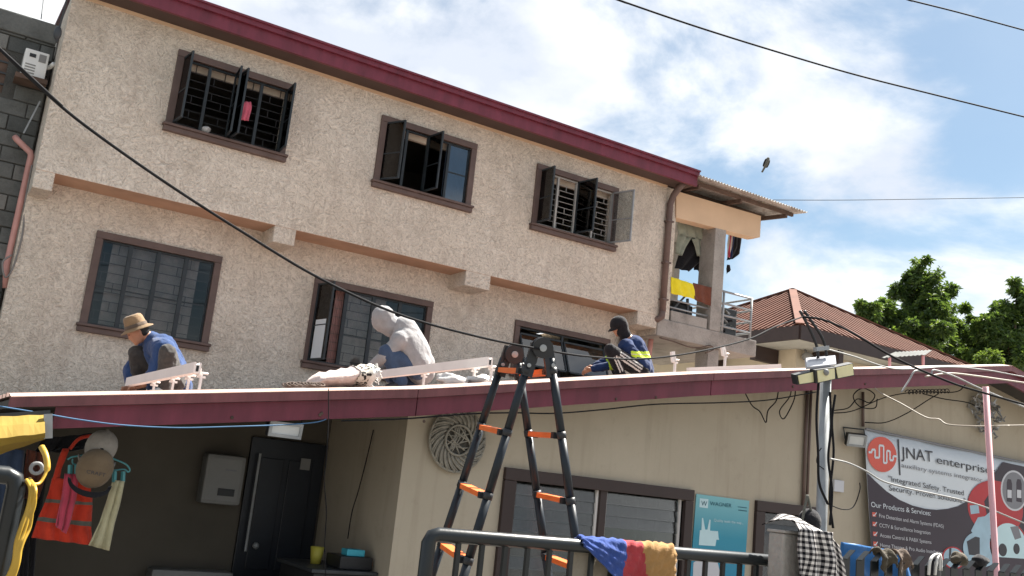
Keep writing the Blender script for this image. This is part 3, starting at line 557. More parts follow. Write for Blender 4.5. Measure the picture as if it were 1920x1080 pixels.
sheet('dark_rag', [(1363, 496, 1368, 497), (1362, 505, 1370, 506), (1362, 514, 1366, 510)], 14.2, 'f_black', 'small dark rag hanging low beside the concrete column', 'rag', amp=.01, fq=1)
# wire crate of odds and ends on the balcony
cr = thing('storage_crate', 'dark mesh crate full of odds and ends behind the balcony railing', 'crate', (13.4, 14.2, 5.36))
b = MB(); b.bevbox(13.12, 13.66, 14.05, 14.5, 5.364, 5.95, .02); b.build('crate_box', 'steel_dark', cr)
for i in range(16):
    q = MB(); q.obox((random.uniform(13.15, 13.63), 14.03, random.uniform(5.42, 5.9)), (1,random.uniform(-.4,.4),random.uniform(-1,1)), (0,1,0), (random.uniform(-1,1),0,1), random.uniform(.03,.07), .02, random.uniform(.01,.03)); q.build('odd_item', random.choice(['grey_plastic', 'black_cable', 'galv', 'f_tape']), cr)
b = MB(); b.bevbox(11.95, 12.45, 14.0, 14.35, 5.363, 5.80, .03); b.bevbox(12.0, 12.4, 13.98, 14.30, 5.803, 5.84, .01); tag(b.build('storage_box', 'dark_plastic'), 'black box with a lid behind the towels on the balcony', 'box')

# ================================================================== grey block building on the left
gb = thing('block_building', 'weathered grey concrete block building at the left edge', 'building', (-2, 15, 0))
YG = 14.62
b = MB(); wall_cells(b, [-6, XL-.02], [0, 7.42], [(-.6, .30, 6.55, 7.13)], lambda u, v, w: (u, YG+w, v), .2); b.build('wall_core', 'mortar', gb)
b = MB(); b.bevbox(-6, XL-.03, YG-.06, YG+.25, 7.43, 7.72, .02); b.build('parapet', 'parapet', gb)
b = MB(); b.box(-6, -5.9, YG+.21, 20, 0, 7.4); b.box(-6, XL-.03, 20, 20.1, 0, 7.4); b.box(-5.9, XL-.03, YG+.21, 20, 7.3, 7.4); b.build('rear_shell', 'mortar', gb)
b = MB(); b.box(-.6, .30, YG+.03, YG+.05, 6.55, 7.13); b.build('window_shutter', 'wood', gb)
for z in (6.68, 6.84, 7.0):
    b = MB(); b.box(-.6, .30, YG+.01, YG+.028, z-.012, z+.012); b.build('shutter_bar', 'steel_dark', gb)
bm_ = None
z = 3.4; row = 0
while z < 7.40:
    x = -.75+(.2 if row % 2 else 0)
    while x < XL-.03:
        xe = min(x+.385, XL-.035); ze = min(z+.205, 7.425)
        if not (x < .32 and xe > -.62 and z < 7.15 and ze > 6.53):
            q = MB(); q.bevbox(x, xe, YG-.012-random.random()*.02, YG+.02, z, ze, .012); q.build('concrete_block', random.choice(['block', 'block', 'block_b', 'block_c']), gb)
        x += .40
    z += .222; row += 1
b = MB(); b.tube(spline([at(80, 0, YG+.3), at(84, -30, YG+.3)], 2), .008, 5); b.tube([at(77, 36, YG+.1), at(84, -20, YG+.1)], .008, 5); b.build('antenna', 'galv', gb)
ac = thing('air_conditioner', 'white air conditioner on a wooden bracket on the grey block wall', 'air conditioner', (.64, 14.4, 6.8))
b = MB(); b.bevbox(.46, .76, 14.30, YG-.04, 6.79, 7.17, .015); b.build('casing', 'white_plastic', ac)
b = MB(); b.box(.64, .73, 14.293, 14.299, 7.02, 7.13); b.build('grille_panel', 'grey_plastic', ac)
b = MB(); b.box(.52, .60, 14.293, 14.299, 7.06, 7.11); b.build('display', 'dark_plastic', ac)
for z in (6.83, 6.87, 6.91, 6.95):
    b = MB(); b.box(.49, .62, 14.294, 14.299, z-.008, z+.008); b.build('vent_slot', 'grey_plastic', ac)
b = MB(); b.box(.40, .80, 14.26, YG-.035, 6.72, 6.786); b.build('shelf', 'wood', ac)
b = MB(); b.bar(at(44, 250, 14.4), at(75, 190, 14.4), .02, .02); b.build('stay_rod', 'galv', ac)
b = MB(); b.tube(spline([(.76, 14.4, 7.0), (.80, 14.38, 7.02), (.83, 14.3, 7.05)], 5), .03, 8); b.build('hose', 'white_plastic', ac, smooth=True)
b = MB(); b.tube([at(28, 257, 14.45), at(32, 262, 14.42), at(57, 286, 14.42), at(58, 293, 14.42), at(12, 500, 14.42), at(11, 540, 14.42)], .042, 10); tag(b.build('drain_pipe', 'pink_pipe', smooth=True), 'pink drain pipe with a bent top on the grey block wall', 'pipe')
b = MB(); b.tube(spline([at(22, 478, 14.3), at(5, 492, 14.3), at(10, 520, 14.3), at(25, 500, 14.3), at(42, 440, 14.3), at(47, 380, 14.33), at(60, 310, 14.33)], 8), .012, 6); tag(b.build('grey_cable', 'grey_cable', smooth=True), 'grey cable running down the corner beside the pink drain pipe', 'cable')
b = MB(); b.tube(spline([at(130, -20, 13.5), at(120, 20, 13.55), at(112, 50, 13.6), at(106, 80, 13.6)], 6), .014, 6); b.ell(at(108, 62, 13.6), (1,0,0), (0,1,0), (0,0,1), .05, .04, .10); tag(b.build('service_bracket', 'steel_dark', smooth=True), 'dark cable bracket at the top left corner of the stucco building', 'bracket')

# ================================================================== far house with brown hip roof
fh = thing('hip_roof_house', 'far cream house with brown ribbed metal hip roof', 'house', (24, 22, 0))
YH = 17.0; c0 = at(1500, 610, YH); XH = c0.x; EZ = c0.z; XH2 = 26.2; YH2 = YH+(XH2-XH)
AP = Vector(((XH+XH2)/2, (YH+YH2)/2, 0)); 
# the apex height follows from the sight line at (1486,545)
d = ray(1486, 545); 
AP2 = CAM+d*(AP.x/d.x); AZ = AP2.z; APX = Vector((AP.x, AP2.y, AZ)); YH2 = 2*AP2.y-YH
A, B, C_, D_ = Vector((XH, YH, EZ)), Vector((XH2, YH, EZ)), Vector((XH2, YH2, EZ)), Vector((XH, YH2, EZ))
b = MB(); b.add([A, B, C_, D_, APX], [(0,1,4),(1,2,4),(2,3,4),(3,0,4)]); b.build('roof', 'brown_roof', fh)
def ribs(P, Q, n, name):
    e = (Q-P); nrm = e.cross(APX-P).normalized(); 
    if nrm.z < 0: nrm = -nrm
    mid = (P+Q)/2; up = (APX-mid)
    b = MB()
    for i in range(1, n):
        s = i/n; base = P.lerp(Q, s); h = 1-abs(2*s-1)
        foot = base+nrm*.02; top = base+(APX-(P.lerp(Q, .5)))*h+nrm*.02
        b.bar(foot, top, .08, .035, nrm)
    return b.build(name, 'brown_roof', fh)
ribs(A, B, 30, 'rib_panel'); ribs(D_, A, 34, 'rib_panel')
for P in (A, B, D_):
    b = MB(); b.bar(P+Vector((0,0,.05)), APX+Vector((0,0,.05)), .22, .04); b.build('hip_cap', 'brown_roof', fh)
for P, Q in ((A, B), (A, D_)):
    b = MB(); off = Vector((0,-.02,0)) if Q is B else Vector((-.02,0,0)); b.bar(P+off+Vector((0,0,-.18)), Q+off+Vector((0,0,-.18)), .05, .36); b.build('fascia', 'dark_brown', fh)
b = MB(); b.box(XH+.02, XH2, YH+.02, YH2, EZ-.36, EZ-.33); b.build('soffit', 'far_soffit', fh)
b = MB(); b.box(XH+1.0, XH2-.5, YH+1.0, YH2-.6, 0, EZ-.365); b.build('wall', 'far_wall', fh)
for x in (XH+1.6, XH+4.1):
    b = MB(); b.box(x, x+.18, YH+.1, YH+.98, EZ-.75, EZ-.37); b.build('eave_bracket', 'dark_brown', fh)
for y in (YH+1.6, YH+3.6):
    b = MB(); b.box(XH+.1, XH+.98, y, y+.18, EZ-.75, EZ-.37); b.build('eave_bracket', 'dark_brown', fh)
b = MB(); b.ell((XH+1.2, YH+.8, EZ-.55), (1,0,0), (0,1,0), (0,0,1), .13, .16, .12); b.bar((XH+1.2, YH+.8, EZ-.5), (XH+1.2, YH+.9, EZ-.34), .04, .04); b.build('security_camera', 'grey_plastic', fh, smooth=True)
# little tin canopy on posts in front of it
tc_ = thing('tin_canopy', 'small pale tin canopy on thin posts beyond the low roof', 'canopy', (13.5, 9.5, 3.3))
YC = 9.2
b = MB(); rows = []
pa, pb, pc, pd = at(1652, 671, YC), at(1734, 665, YC), at(1747, 656, YC+.5), at(1678, 660, YC+.5)
rows = [[pa.lerp(pb, i/40).lerp(pd.lerp(pc, i/40), j/2)+Vector((0,0,.006*math.sin(i*1.57))) for i in range(41)] for j in range(3)]
b.grid(rows); b.build('canopy_sheet', 'parapet', tc_, solid=.008)
for x in (1668, 1731):
    b = MB(); b.bar(at(x, 669 if x < 1700 else 666, YC+.03), at(x, 700, YC+.03), .03, .03); b.build('post', 'pink_pole', tc_)

# ================================================================== low front house with the gabled maroon roof
lh = thing('front_house', 'low tan house with dark porch and maroon gabled roof edge', 'house', (7, 7, 0))
RP = [(.524, 2.169), (3.177, 2.597), (5.834, 3.114), (7.178, 3.355), (10.573, 3.93), (16.0, 3.02)]
def roofz(x):
    for (a, za), (c, zc) in zip(RP, RP[1:]):
        if x <= c: return za+(zc-za)*(x-a)/(c-a)
    return RP[-1][1]
def strip(b, x0, x1, ya, yb, dz0, dz1, mi=0):
    xs = [x0]+[p[0] for p in RP if x0 < p[0] < x1]+[x1]; n = len(xs)
    vs = []
    for x in xs:
        z = roofz(x); vs += [(x, ya, z+dz0), (x, yb, z+dz0), (x, yb, z+dz1), (x, ya, z+dz1)]
    fs = [(0,1,2,3), (4*n-4, 4*n-1, 4*n-2, 4*n-3)]
    for i in range(n-1):
        o = i*4
        for k in range(4): fs.append((o+k, o+4+k, o+4+(k+1) % 4, o+(k+1) % 4))
    return b.add(vs, fs, mi)
YF = 6.5
for xa, xb in ((.78, 3.175), (3.182, 6.05), (6.058, 10.573), (10.575, 16)):
    b = MB(); strip(b, xa, xb, YF+.002, YF+.03, -.205, -.072); b.build('fascia_board', 'maroon', lh)
for xa, xb in ((.524, 3.15), (3.155, 6.03), (6.036, 10.573), (10.575, 16)):
    b = MB(); strip(b, xa, xb, YF-.05, YF+.03, -.070, -.004); b.build('fascia_lip', 'maroon_lip', lh)
b = MB()
xs = [.524]+[p[0] for p in RP[1:]]
for (xa, za), (xb, zb) in zip(RP, RP[1:]):
    b.add([(xa, YF-.056, za-.008), (xb, YF-.056, zb-.008), (xb, YF+.10, zb+.018), (xa, YF+.10, za+.018), (xa, YF+.10, za-.003), (xb, YF+.10, zb-.003)], [(0,1,2,3), (0,4,5,1), (3,2,5,4)])
b.build('roof_edge_trim', 'roof_edge', lh)
b = MB(); rows = []; Yr = YF+.03
ys = []
y = YF+.101
while y < 13.72:
    ys += [(y, 0), (y+.19, 0), (y+.205, .028), (y+.235, .028)]; y += .25
for y, dz in ys: rows.append([(x, y, roofz(x)+dz) for x, _ in RP])
b.grid(rows); b.build('roof_sheet', 'roof_red', lh)
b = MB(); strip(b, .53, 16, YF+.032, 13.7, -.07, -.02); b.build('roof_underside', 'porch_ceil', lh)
# front wall with two openings
W7 = (4.286, 6.36, .95, 2.12); W8 = (7.176, 8.16, .95, 2.096)
h7 = (W7[0]+.12, W7[1]-.1, .95, W7[3]-.1); h8 = (W8[0]+.12, W8[1]-.1, .95, W8[3]-.1)
b = MB(); wall_cells(b, [3.36, 16], [0, 2.40], [h7, h8], lambda u, v, w: (u, 7+w, v), .15)
xs = [3.36]+[p[0] for p in RP if 3.36 < p[0] < 16]+[16]
poly = [(3.36, 7, 2.40), (16, 7, 2.40)]+[(x, 7, roofz(x)-.072) for x in xs[::-1]]
b.prism(poly, (0, .15, 0)); b.build('front_wall', 'tan_wall', lh)
b = MB(); b.prism([(3.362, 7.152, 0), (3.362, 8.60, 0), (3.362, 8.60, roofz(3.36)-.072), (3.362, 7.152, roofz(3.36)-.072)], (.14, 0, 0)); b.build('porch_side_wall', 'tan_wall', lh)
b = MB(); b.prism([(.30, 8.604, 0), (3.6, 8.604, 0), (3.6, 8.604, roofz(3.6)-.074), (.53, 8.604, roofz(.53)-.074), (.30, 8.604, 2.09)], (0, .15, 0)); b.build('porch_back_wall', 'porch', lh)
b = MB(); b.box(.30, .42, 6.9, 8.6, 0, 2.07); b.build('porch_shade_wall', 'porch', lh)  # wall added to close the left side and keep the porch dark
b = MB(); b.box(15.9, 16, 7.2, 13.7, 0, 2.9); b.box(.53, 16, 13.6, 13.7, 0, 2.0); b.box(.3, .4, 8.76, 13.6, 0, 2.0); b.build('rear_walls', 'tan_wall', lh)
b = MB(); b.box(3.55, 15.8, 9.2, 9.3, 0, 2.4); b.build('inner_wall', 'room', lh)
def jalousie(w, y, nb, label, cur='curtain_w'):
    x0, x1, z0, z1 = w; b = MB()
    b.bevbox(x0, x1, y-.04, y+.08, z1-.10, z1, .006); b.bevbox(x0, x0+.12, y-.037, y+.08, z0-.06, z1-.102, .006); b.bevbox(x1-.10, x1, y-.037, y+.08, z0-.06, z1-.102, .006); b.bevbox(x0, x1, y-.05, y+.06, z0-.14, z0-.062, .006)
    fr = b.build('window', 'dark_brown', lh, label=label)
    xs = [x0+.12+(x1-x0-.22)*i/nb for i in range(nb+1)]
    for i in range(1, nb):
        q = MB(); q.box(xs[i]-.035, xs[i]+.035, y-.01, y+.075, z0, z1-.1); q.build('mullion', 'dark_brown', fr)
    for i in range(nb):
        xa, xb = xs[i]+(.035 if i else .0), xs[i+1]-(.035 if i < nb-1 else .0)
        for xx in (xa+.013, xb-.013):
            q = MB(); q.box(xx-.011, xx+.011, y+.02, y+.06, z0, z1-.1); q.build('louver_frame', 'alu', fr)
        z = z1-.155
        while z > z0:
            tl = .09+random.uniform(-.05, .06); q = MB(); q.obox(((xa+xb)/2, y+.04, z), (1,0,0), (0, 1, -tl), (0, tl, 1), (xb-xa)/2-.026, .003, .056); q.build('louver_slat', 'louver', fr); z -= .1
    drape(fr, x0, x1, z0, z1, y+.2, cur, 9, .05)
    return fr
jalousie(W7, 7, 2, 'wide louvred window behind the ladder'); jalousie(W8, 7, 1, 'narrow louvred window behind the lamp post', 'curtain_b')
# porch door
b = MB(); b.bevbox(2.64, 3.33, 8.56, 8.60, 0, 2.17, .006); dr = b.build('door', 'door', lh)
for xa, xb, za, zb in ((2.74, 2.95, .2, .9), (3.0, 3.22, .2, .9), (2.74, 2.95, 1.05, 2.0), (3.0, 3.22, 1.05, 2.0)):
    q = MB(); q.bevbox(xa, xb, 8.545, 8.559, za, zb, .006); q.build('door_panel', 'door', dr)
q = MB(); q.tube([(2.71, 8.5, 2.03), (2.71, 8.5, 1.2)], .012, 8); q.build('pull_bar', 'galv', dr)
q = MB(); q.ell((2.80, 8.52, 1.25), (1,0,0), (0,1,0), (0,0,1), .03, .03, .03); q.build('door_knob', 'galv', dr, smooth=True)
q = MB(); q.box(3.10, 3.19, 8.535, 8.543, 1.93, 2.03); q.build('door_sticker', 'grey_plastic', dr)
# screws in the fascia
for px, py in ((435, 783), (603, 775), (600, 778), (795, 790), (1155, 748), (1230, 745), (1487, 725), (1622, 720)):
    p = at(px, py, YF); q = MB(); q.ell(p+Vector((0,-.001,0)), (1,0,0), (0,1,0), (0,0,1), .012, .008, .012, 8, 6); q.build('screw', 'rust', lh)

# inverter and battery on the porch wall
inv = thing('solar_inverter', 'grey wall inverter with small dark screen beside the porch door', 'inverter', (2.41, 8.55, 1.57))
b = MB(); b.bevbox(2.24, 2.58, 8.42, 8.598, 1.57, 1.985, .035); b.build('casing', 'grey_plastic', inv, smooth=False)
b = MB(); b.box(2.37, 2.51, 8.412, 8.418, 1.645, 1.705); b.build('screen', 'dark_plastic', inv)
b = MB(); b.box(2.41, 2.50, 8.414, 8.418, 1.855, 1.868); b.build('logo_bar', 'p_grey', inv)
bat = thing('battery_box', 'pale box low on the porch wall beneath the inverter', 'box', (2.27, 8.5, .5))
b = MB(); b.bevbox(1.94, 2.61, 8.38, 8.598, .3, 1.03, .03); b.build('casing', 'grey_plastic', bat)
b = MB(); b.box(2.2, 2.35, 8.372, 8.378, .9, .94); b.build('label_plate', 'dark_plastic', bat)
# cabinet with things on it
cab = thing('cabinet', 'dark low cabinet against the porch side wall', 'cabinet', (3.1, 7.5, 0))
b = MB(); b.bevbox(2.84, 3.35, 7.20, 7.95, 0, 1.18, .01); b.build('body', 'dark_plastic', cab)
b = MB(); b.bevbox(2.81, 3.355, 7.17, 7.98, 1.182, 1.21, .008); b.build('top', 'steel_dark', cab)
for z in (.2, .7):
    b = MB(); b.bevbox(2.88, 3.31, 7.186, 7.199, z, z+.42, .004); b.build('drawer_front', 'mirror_ink', cab)
b = MB(); b.bevbox(3.06, 3.33, 7.25, 7.55, 1.212, 1.31, .01); tag(b.build('black_case', 'dark_plastic'), 'black case on the cabinet under the cyan box', 'case')
b = MB(); b.bevbox(3.12, 3.27, 7.28, 7.40, 1.312, 1.362, .006); tag(b.build('cyan_box', 'cyan_box'), 'small cyan box on top of the black case', 'box')
b = MB(); b.lathe((3.0, 7.6, 1.212), (1,0,0), (0,1,0), (0,0,1), [(.0, 0), (.04, 0), (.055, .13), (.05, .13), (.037, .01)], 16); tag(b.build('yellow_cup', 'yellow_cup', smooth=True), 'yellow plastic cup standing on the porch cabinet', 'cup')
b = MB(); b.bevbox(2.60, 2.82, 7.6, 7.95, 0, 1.05, .01); tag(b.build('green_crate', 'mirror_ink'), 'dark green crate standing left of the porch cabinet', 'crate')

# floodlight under the fascia
def floodlight(name, c, w, h, d, tilt, label, yawr=0):
    t = thing(name, label, 'floodlight', c, 'floodlights on the house'); c = Vector(c)
    ax = Vector((math.cos(yawr), math.sin(yawr), 0)); ny = Vector((-math.sin(yawr), math.cos(yawr), 0)); n = (ny*-math.cos(tilt)+Vector((0,0,-math.sin(tilt)))); up = ax.cross(n)*-1
    b = MB(); b.obox(c-n*d*.5, ax, n, up, w/2, d/2, h/2); b.build('housing', 'dark_plastic', t)
    b = MB(); 
    for s in (-1, 1): b.obox(c+n*.008+up*(s*(h/2-.01)), ax, n, up, w/2, .008, .01); b.obox(c+n*.008+ax*(s*(w/2-.01)), ax, n, up, .01, .008, h/2-.021)
    b.build('rim', 'galv', t)
    b = MB(); b.obox(c+n*.003, ax, n, up, w/2-.02, .003, h/2-.02); b.build('lens', 'lens', t)
    for i in range(5):
        b = MB(); b.obox(c-n*(d+.012)+ax*(w*(i-2)/6), ax, n, up, .004, .012, h/2-.01); b.build('fin', 'dark_plastic', t)
    b = MB(); b.tube([c-n*d*.5+ax*(w/2+.01), c-n*(d+.03)+ax*(w/2+.01)+Vector((0,0,.1)), c-n*(d+.03)-ax*(w/2+.01)+Vector((0,0,.1)), c-n*d*.5-ax*(w/2+.01)], .008, 6); b.build('yoke', 'steel_dark', t)
floodlight('floodlight', at(535, 806, 6.56), .235, .105, .05, .15, 'white faced floodlight under the maroon fascia above the porch')
floodlight('floodlight', at(1606, 826, 6.86), .20, .13, .06, .35, 'small floodlight at the top left of the banner', -.5)
b = MB(); b.bevbox(8.27, 8.42, 6.965, 6.998, 2.28, 2.40, .006); tag(b.build('junction_box', 'p_lite'), 'small white junction box on the tan wall left of the banner', 'box')
# conduit
b = MB(); b.tube([(7.82, 6.972, 3.30), (7.825, 6.972, 2.10)], .018, 8); b.tube([(7.88, 6.976, 3.30), (7.885, 6.976, 2.10)], .014, 8); tag(b.build('conduit', 'brown_pipe', smooth=True), 'brown conduit running down the tan wall left of the lamp post', 'conduit')
b = MB(); b.tube([at(1618, 735, 6.97), at(1618, 800, 6.97)], .016, 8); tag(b.build('conduit', 'brown_pipe', smooth=True), 'short dark conduit dropping to the floodlight by the banner', 'conduit')

# round wicker wall ornaments
def wicker(c, r, label, squash=1.0):
    t = thing('wicker_ornament', label, 'wall ornament', c, 'round wicker ornaments on the tan wall'); c = Vector(c)
    b = MB(); b.lathe(c+Vector((0,.02,0)), (1,0,0), (0,0,1), (0,-1,0), [(0, 0), (r*.96, 0), (r*.96, .012), (0, .016)], 32); b.build('backing', 'wicker_d', t)
    for k in range(44):
        a = 2*math.pi*k/44; b = MB(); pts = []
        for s in range(6):
            q = s/5; rr = r*(.48+.52*q); aa = a+.75*q; pts.append(c+Vector((rr*math.cos(aa), -.022-.012*math.sin(q*3.1)+(.012 if k % 2 else 0), rr*math.sin(aa))))
        b.tube(pts, [.009, .011, .012, .012, .011, .008], 5); b.build('reed', 'wicker', t, smooth=True)
    for k in range(14):
        b = MB(); a = random.uniform(0, 6.28); a2 = a+random.uniform(1.6, 3.6); p = lambda q: c+Vector((r*.45*math.cos(q), -.02-random.random()*.01, r*.45*math.sin(q)))
        m_ = (p(a)+p(a2))/2+Vector((random.uniform(-.04,.04), -.012, random.uniform(-.04,.04))); b.tube(spline([p(a), m_, p(a2)], 5), .0065, 5); b.build('inner_reed', 'wicker', t, smooth=True)
    b = MB(); b.tube([c+Vector((r*.48*math.cos(q/24*6.2832), -.035, r*.48*math.sin(q/24*6.2832))) for q in range(25)], .011, 6); b.build('inner_ring', 'wicker', t, smooth=True)
    b = MB(); b.tube([c+Vector((r*math.cos(q/36*6.2832), -.015, r*math.sin(q/36*6.2832))) for q in range(37)], .012, 6); b.build('outer_ring', 'wicker', t, smooth=True)
wicker((3.80, 6.972, 2.285), .25, 'round grey wicker ornament on the wall beside the porch corner')
# crumpled foil garland on the right
c = at(1850, 778, 6.9); t = thing('foil_garland', 'crumpled silver foil garland hanging behind the pink pole', 'garland', c)
for i in range(46):
    a = random.uniform(0, 6.28); rr = math.sqrt(random.random()); b = MB(); p = c+Vector((.26*rr*math.cos(a), random.uniform(-.05, .05), .25*rr*math.sin(a)))
    d1 = Vector((random.uniform(-1,1), random.uniform(-1,1), random.uniform(-1,1))).normalized(); pts = [p+d1*(s-.5)*.12+Vector((0, .03*math.sin(s*9), .03*math.cos(s*8))) for s in (0,.25,.5,.75,1)]
    b.tube(pts, [.004, .016, .008, .018, .004], 4); b.build('foil_curl', 'tin', t)

# ================================================================== printed things
def text_mesh(parent, s, p0, p1, h, mat, up=(0, 0, 1), off=.004, name='lettering'):
    cu = bpy.data.curves.new(name, 'FONT'); cu.body = s; cu.size = 1; to = bpy.data.objects.new(name, cu); COL.objects.link(to)
    dg = bpy.context.evaluated_depsgraph_get(); me = bpy.data.meshes.new_from_object(to.evaluated_get(dg)); COL.objects.unlink(to); bpy.data.objects.remove(to)
    xs = [v.co.x for v in me.vertices]; x0, x1 = min(xs), max(xs); p0, p1, up = Vector(p0), Vector(p1), Vector(up)
    for v in me.vertices: v.co = p0.lerp(p1, (v.co.x-x0)/(x1-x0))+up*(v.co.y/.70*h)+Vector((0, -off, 0))
    me.materials.clear(); me.materials.append(MAT(mat)); o = bpy.data.objects.new(name, me); COL.objects.link(o); o['kind'] = 'stuff'; attach(o, parent); return o
def flat(parent, pts, Y, mat, name, off):        # thin printed shape from photo points on a wall plane
    b = MB(); b.prism([at(x, y, Y)+Vector((0, -off, 0)) for x, y in pts], (0, .0006, 0)); return b.build(name, mat, parent)
def disc(parent, x, y, rx, ry, Y, mat, name, off, n=36, sl=.12):
    return flat(parent, [(x+rx*math.cos(2*math.pi*k/n), y+ry*math.sin(2*math.pi*k/n)+sl*rx*math.cos(2*math.pi*k/n)) for k in range(n)], Y, mat, name, off)
bn = thing('shop_banner', 'large printed JNAT enterprises banner on the tan wall', 'banner', at(1770, 920, 6.9))
YN = 6.9
quad = [(1623, 805), (1985, 882), (1990, 1130), (1638, 1100)]
b = MB(); rows = []
for j in range(9):
    l = at(*quad[0], YN).lerp(at(*quad[3], YN), j/8); r = at(*quad[1], YN).lerp(at(*quad[2], YN), j/8); rows.append([l.lerp(r, i/24)+Vector((0, .012+.006*math.sin(i*.9+j*.7), 0)) for i in range(25)])
b.grid(rows); b.build('cloth', 'p_white', bn, smooth=True, solid=.003)
# plum ground with a curved top
cv = [(1626, 887), (1640, 901), (1662, 921), (1686, 937), (1711, 948), (1735, 954), (1756, 956), (1777, 954), (1796, 949), (1817, 938), (1840, 915), (1865, 887), (1880, 866), (1984, 889), (1988, 1120), (1637, 1098)]
flat(bn, cv, YN, 'p_dark', 'print_ground', .001)
disc(bn, 1866, 953, 52, 52, YN, 'p_red', 'print_disc', .002)
disc(bn, 1901, 920, 25, 38, YN, 'p_lite', 'print_ring', .003); disc(bn, 1901, 920, 22, 34.5, YN, 'p_grey', 'print_photo', .004)
for dx in (-9, 9):
    flat(bn, [(1901+dx-5, 905), (1901+dx-3, 898), (1901+dx+3, 899), (1901+dx+5, 907), (1901+dx+5, 942), (1901+dx-5, 940)], YN, 'p_dark', 'print_bottle', .005)
    flat(bn, [(1901+dx-4, 918), (1901+dx+4, 919), (1901+dx+4, 934), (1901+dx-4, 933)], YN, 'p_lite', 'print_bottle_label', .006)
flat(bn, [(1845, 940), (1858, 920), (1862, 958), (1850, 966)], YN, 'p_dark', 'print_engine', .003); flat(bn, [(1818, 948), (1834, 946), (1836, 962), (1820, 964)], YN, 'p_blue', 'print_engine_window', .003)
flat(bn, [(1820, 995), (1833, 970), (1846, 968), (1855, 960), (1864, 972), (1868, 990), (1858, 1004), (1826, 1004)], YN, 'p_blue', 'print_figure', .004)
disc(bn, 1838, 1030, 33, 33, YN, 'p_blue', 'print_photo', .005); disc(bn, 1891, 1024, 36, 46, YN, 'p_red', 'print_ring', .005); disc(bn, 1891, 1024, 33, 43, YN, 'p_pale', 'print_photo', .006)
flat(bn, [(1812, 1015), (1828, 1006), (1836, 1008), (1836, 1042), (1816, 1040)], YN, 'p_text', 'print_speaker', .007)
disc(bn, 1879, 1031, 8, 12, YN, 'p_text', 'print_camera', .007); disc(bn, 1905, 1029, 6, 10, YN, 'p_text', 'print_camera', .007); flat(bn, [(1868, 1044), (1925, 1048), (1925, 1075), (1868, 1070)], YN, 'p_dark', 'print_base', .007); flat(bn, [(1893, 988), (1908, 986), (1914, 1008), (1902, 1012)], YN, 'p_grey', 'print_camera', .007)
disc(bn, 1787, 1046, 21, 21, YN, 'p_red', 'print_ring', .005); disc(bn, 1787, 1046, 18.5, 18.5, YN, 'p_blue', 'print_photo', .006); flat(bn, [(1779, 1028), (1783, 1027), (1782, 1052), (1778, 1052)], YN, 'p_text', 'print_wand', .007)
disc(bn, 1653.5, 852, 27.5, 33, YN, 'p_logo', 'logo_disc', .002)
zig = [(1628, 848), (1634, 848), (1634, 843), (1640, 843), (1640, 858), (1648, 858), (1648, 835), (1656, 836), (1656, 868), (1662, 868), (1662, 845), (1668, 846), (1668, 863), (1674, 863), (1674, 855), (1681, 856)]
b = MB()
for p, q in zip(zig, zig[1:]): b.bar(at(*p, YN)+Vector((0,-.005,0)), at(*q, YN)+Vector((0,-.005,0)), .001, .022, (0, .02, 1) if abs(p[0]-q[0]) > 1 else (1, 0, 0))
b.build('logo_wave', 'p_white', bn)
flat(bn, [(1683, 823), (1685.5, 823.5), (1688.5, 891), (1686, 891)], YN, 'p_text', 'divider', .002)
def bt(s, a, c, hpx, mat):
    p, q = at(*a, YN), at(*c, YN); k = (at(a[0], a[1]-100, YN)-at(a[0], a[1], YN)).length/100
    text_mesh(bn, s, p, q, hpx*k, mat, (-.09, 0, 1), .003)
bt('JNAT', (1689.5, 858), (1749, 866.5), 21, 'p_text'); bt('enterprises', (1756, 868.5), (1866, 890.5), 14.5, 'p_text'); bt('auxiliary systems integrator', (1690, 876), (1842, 904), 8.5, 'p_grey')
bt('"Integrated Safety. Trusted', (1666, 902), (1807, 929), 10, 'p_text'); bt('Security. Proven Solutions."', (1667, 919.5), (1810, 944), 10, 'p_text')
bt('Our Products & Services:', (1633, 950), (1745, 967), 9.5, 'p_white')
for s, a, c in (('Fire Detection and Alarm Systems (FDAS)', (1648, 970), (1769, 990)), ('CCTV & Surveillance Integration', (1648.5, 988), (1744, 1002.5)), ('Access Control & PABX Systems', (1649.5, 1006.5), (1746, 1020)), ('Home Theater & Pro Audio Installation', (1650, 1025), (1767, 1040))):
    bt(s, a, c, 7, 'p_lite')
    x, y = a[0]-9, a[1]-5
    flat(bn, [(x-4, y-5), (x+3, y-4), (x+3, y+4), (x-4, y+3)], YN, 'p_logo', 'tick_box', .003); flat(bn, [(x-3, y-1), (x-1, y+1), (x+4, y-5), (x+4, y-2.5), (x-1, y+3.5), (x-3, y+1)], YN, 'p_white', 'tick', .005)
b = MB(); b.tube([at(1623, 804, 6.9), at(1985, 881, 6.9)], .012, 6); b.build('top_hem', 'p_grey', bn)
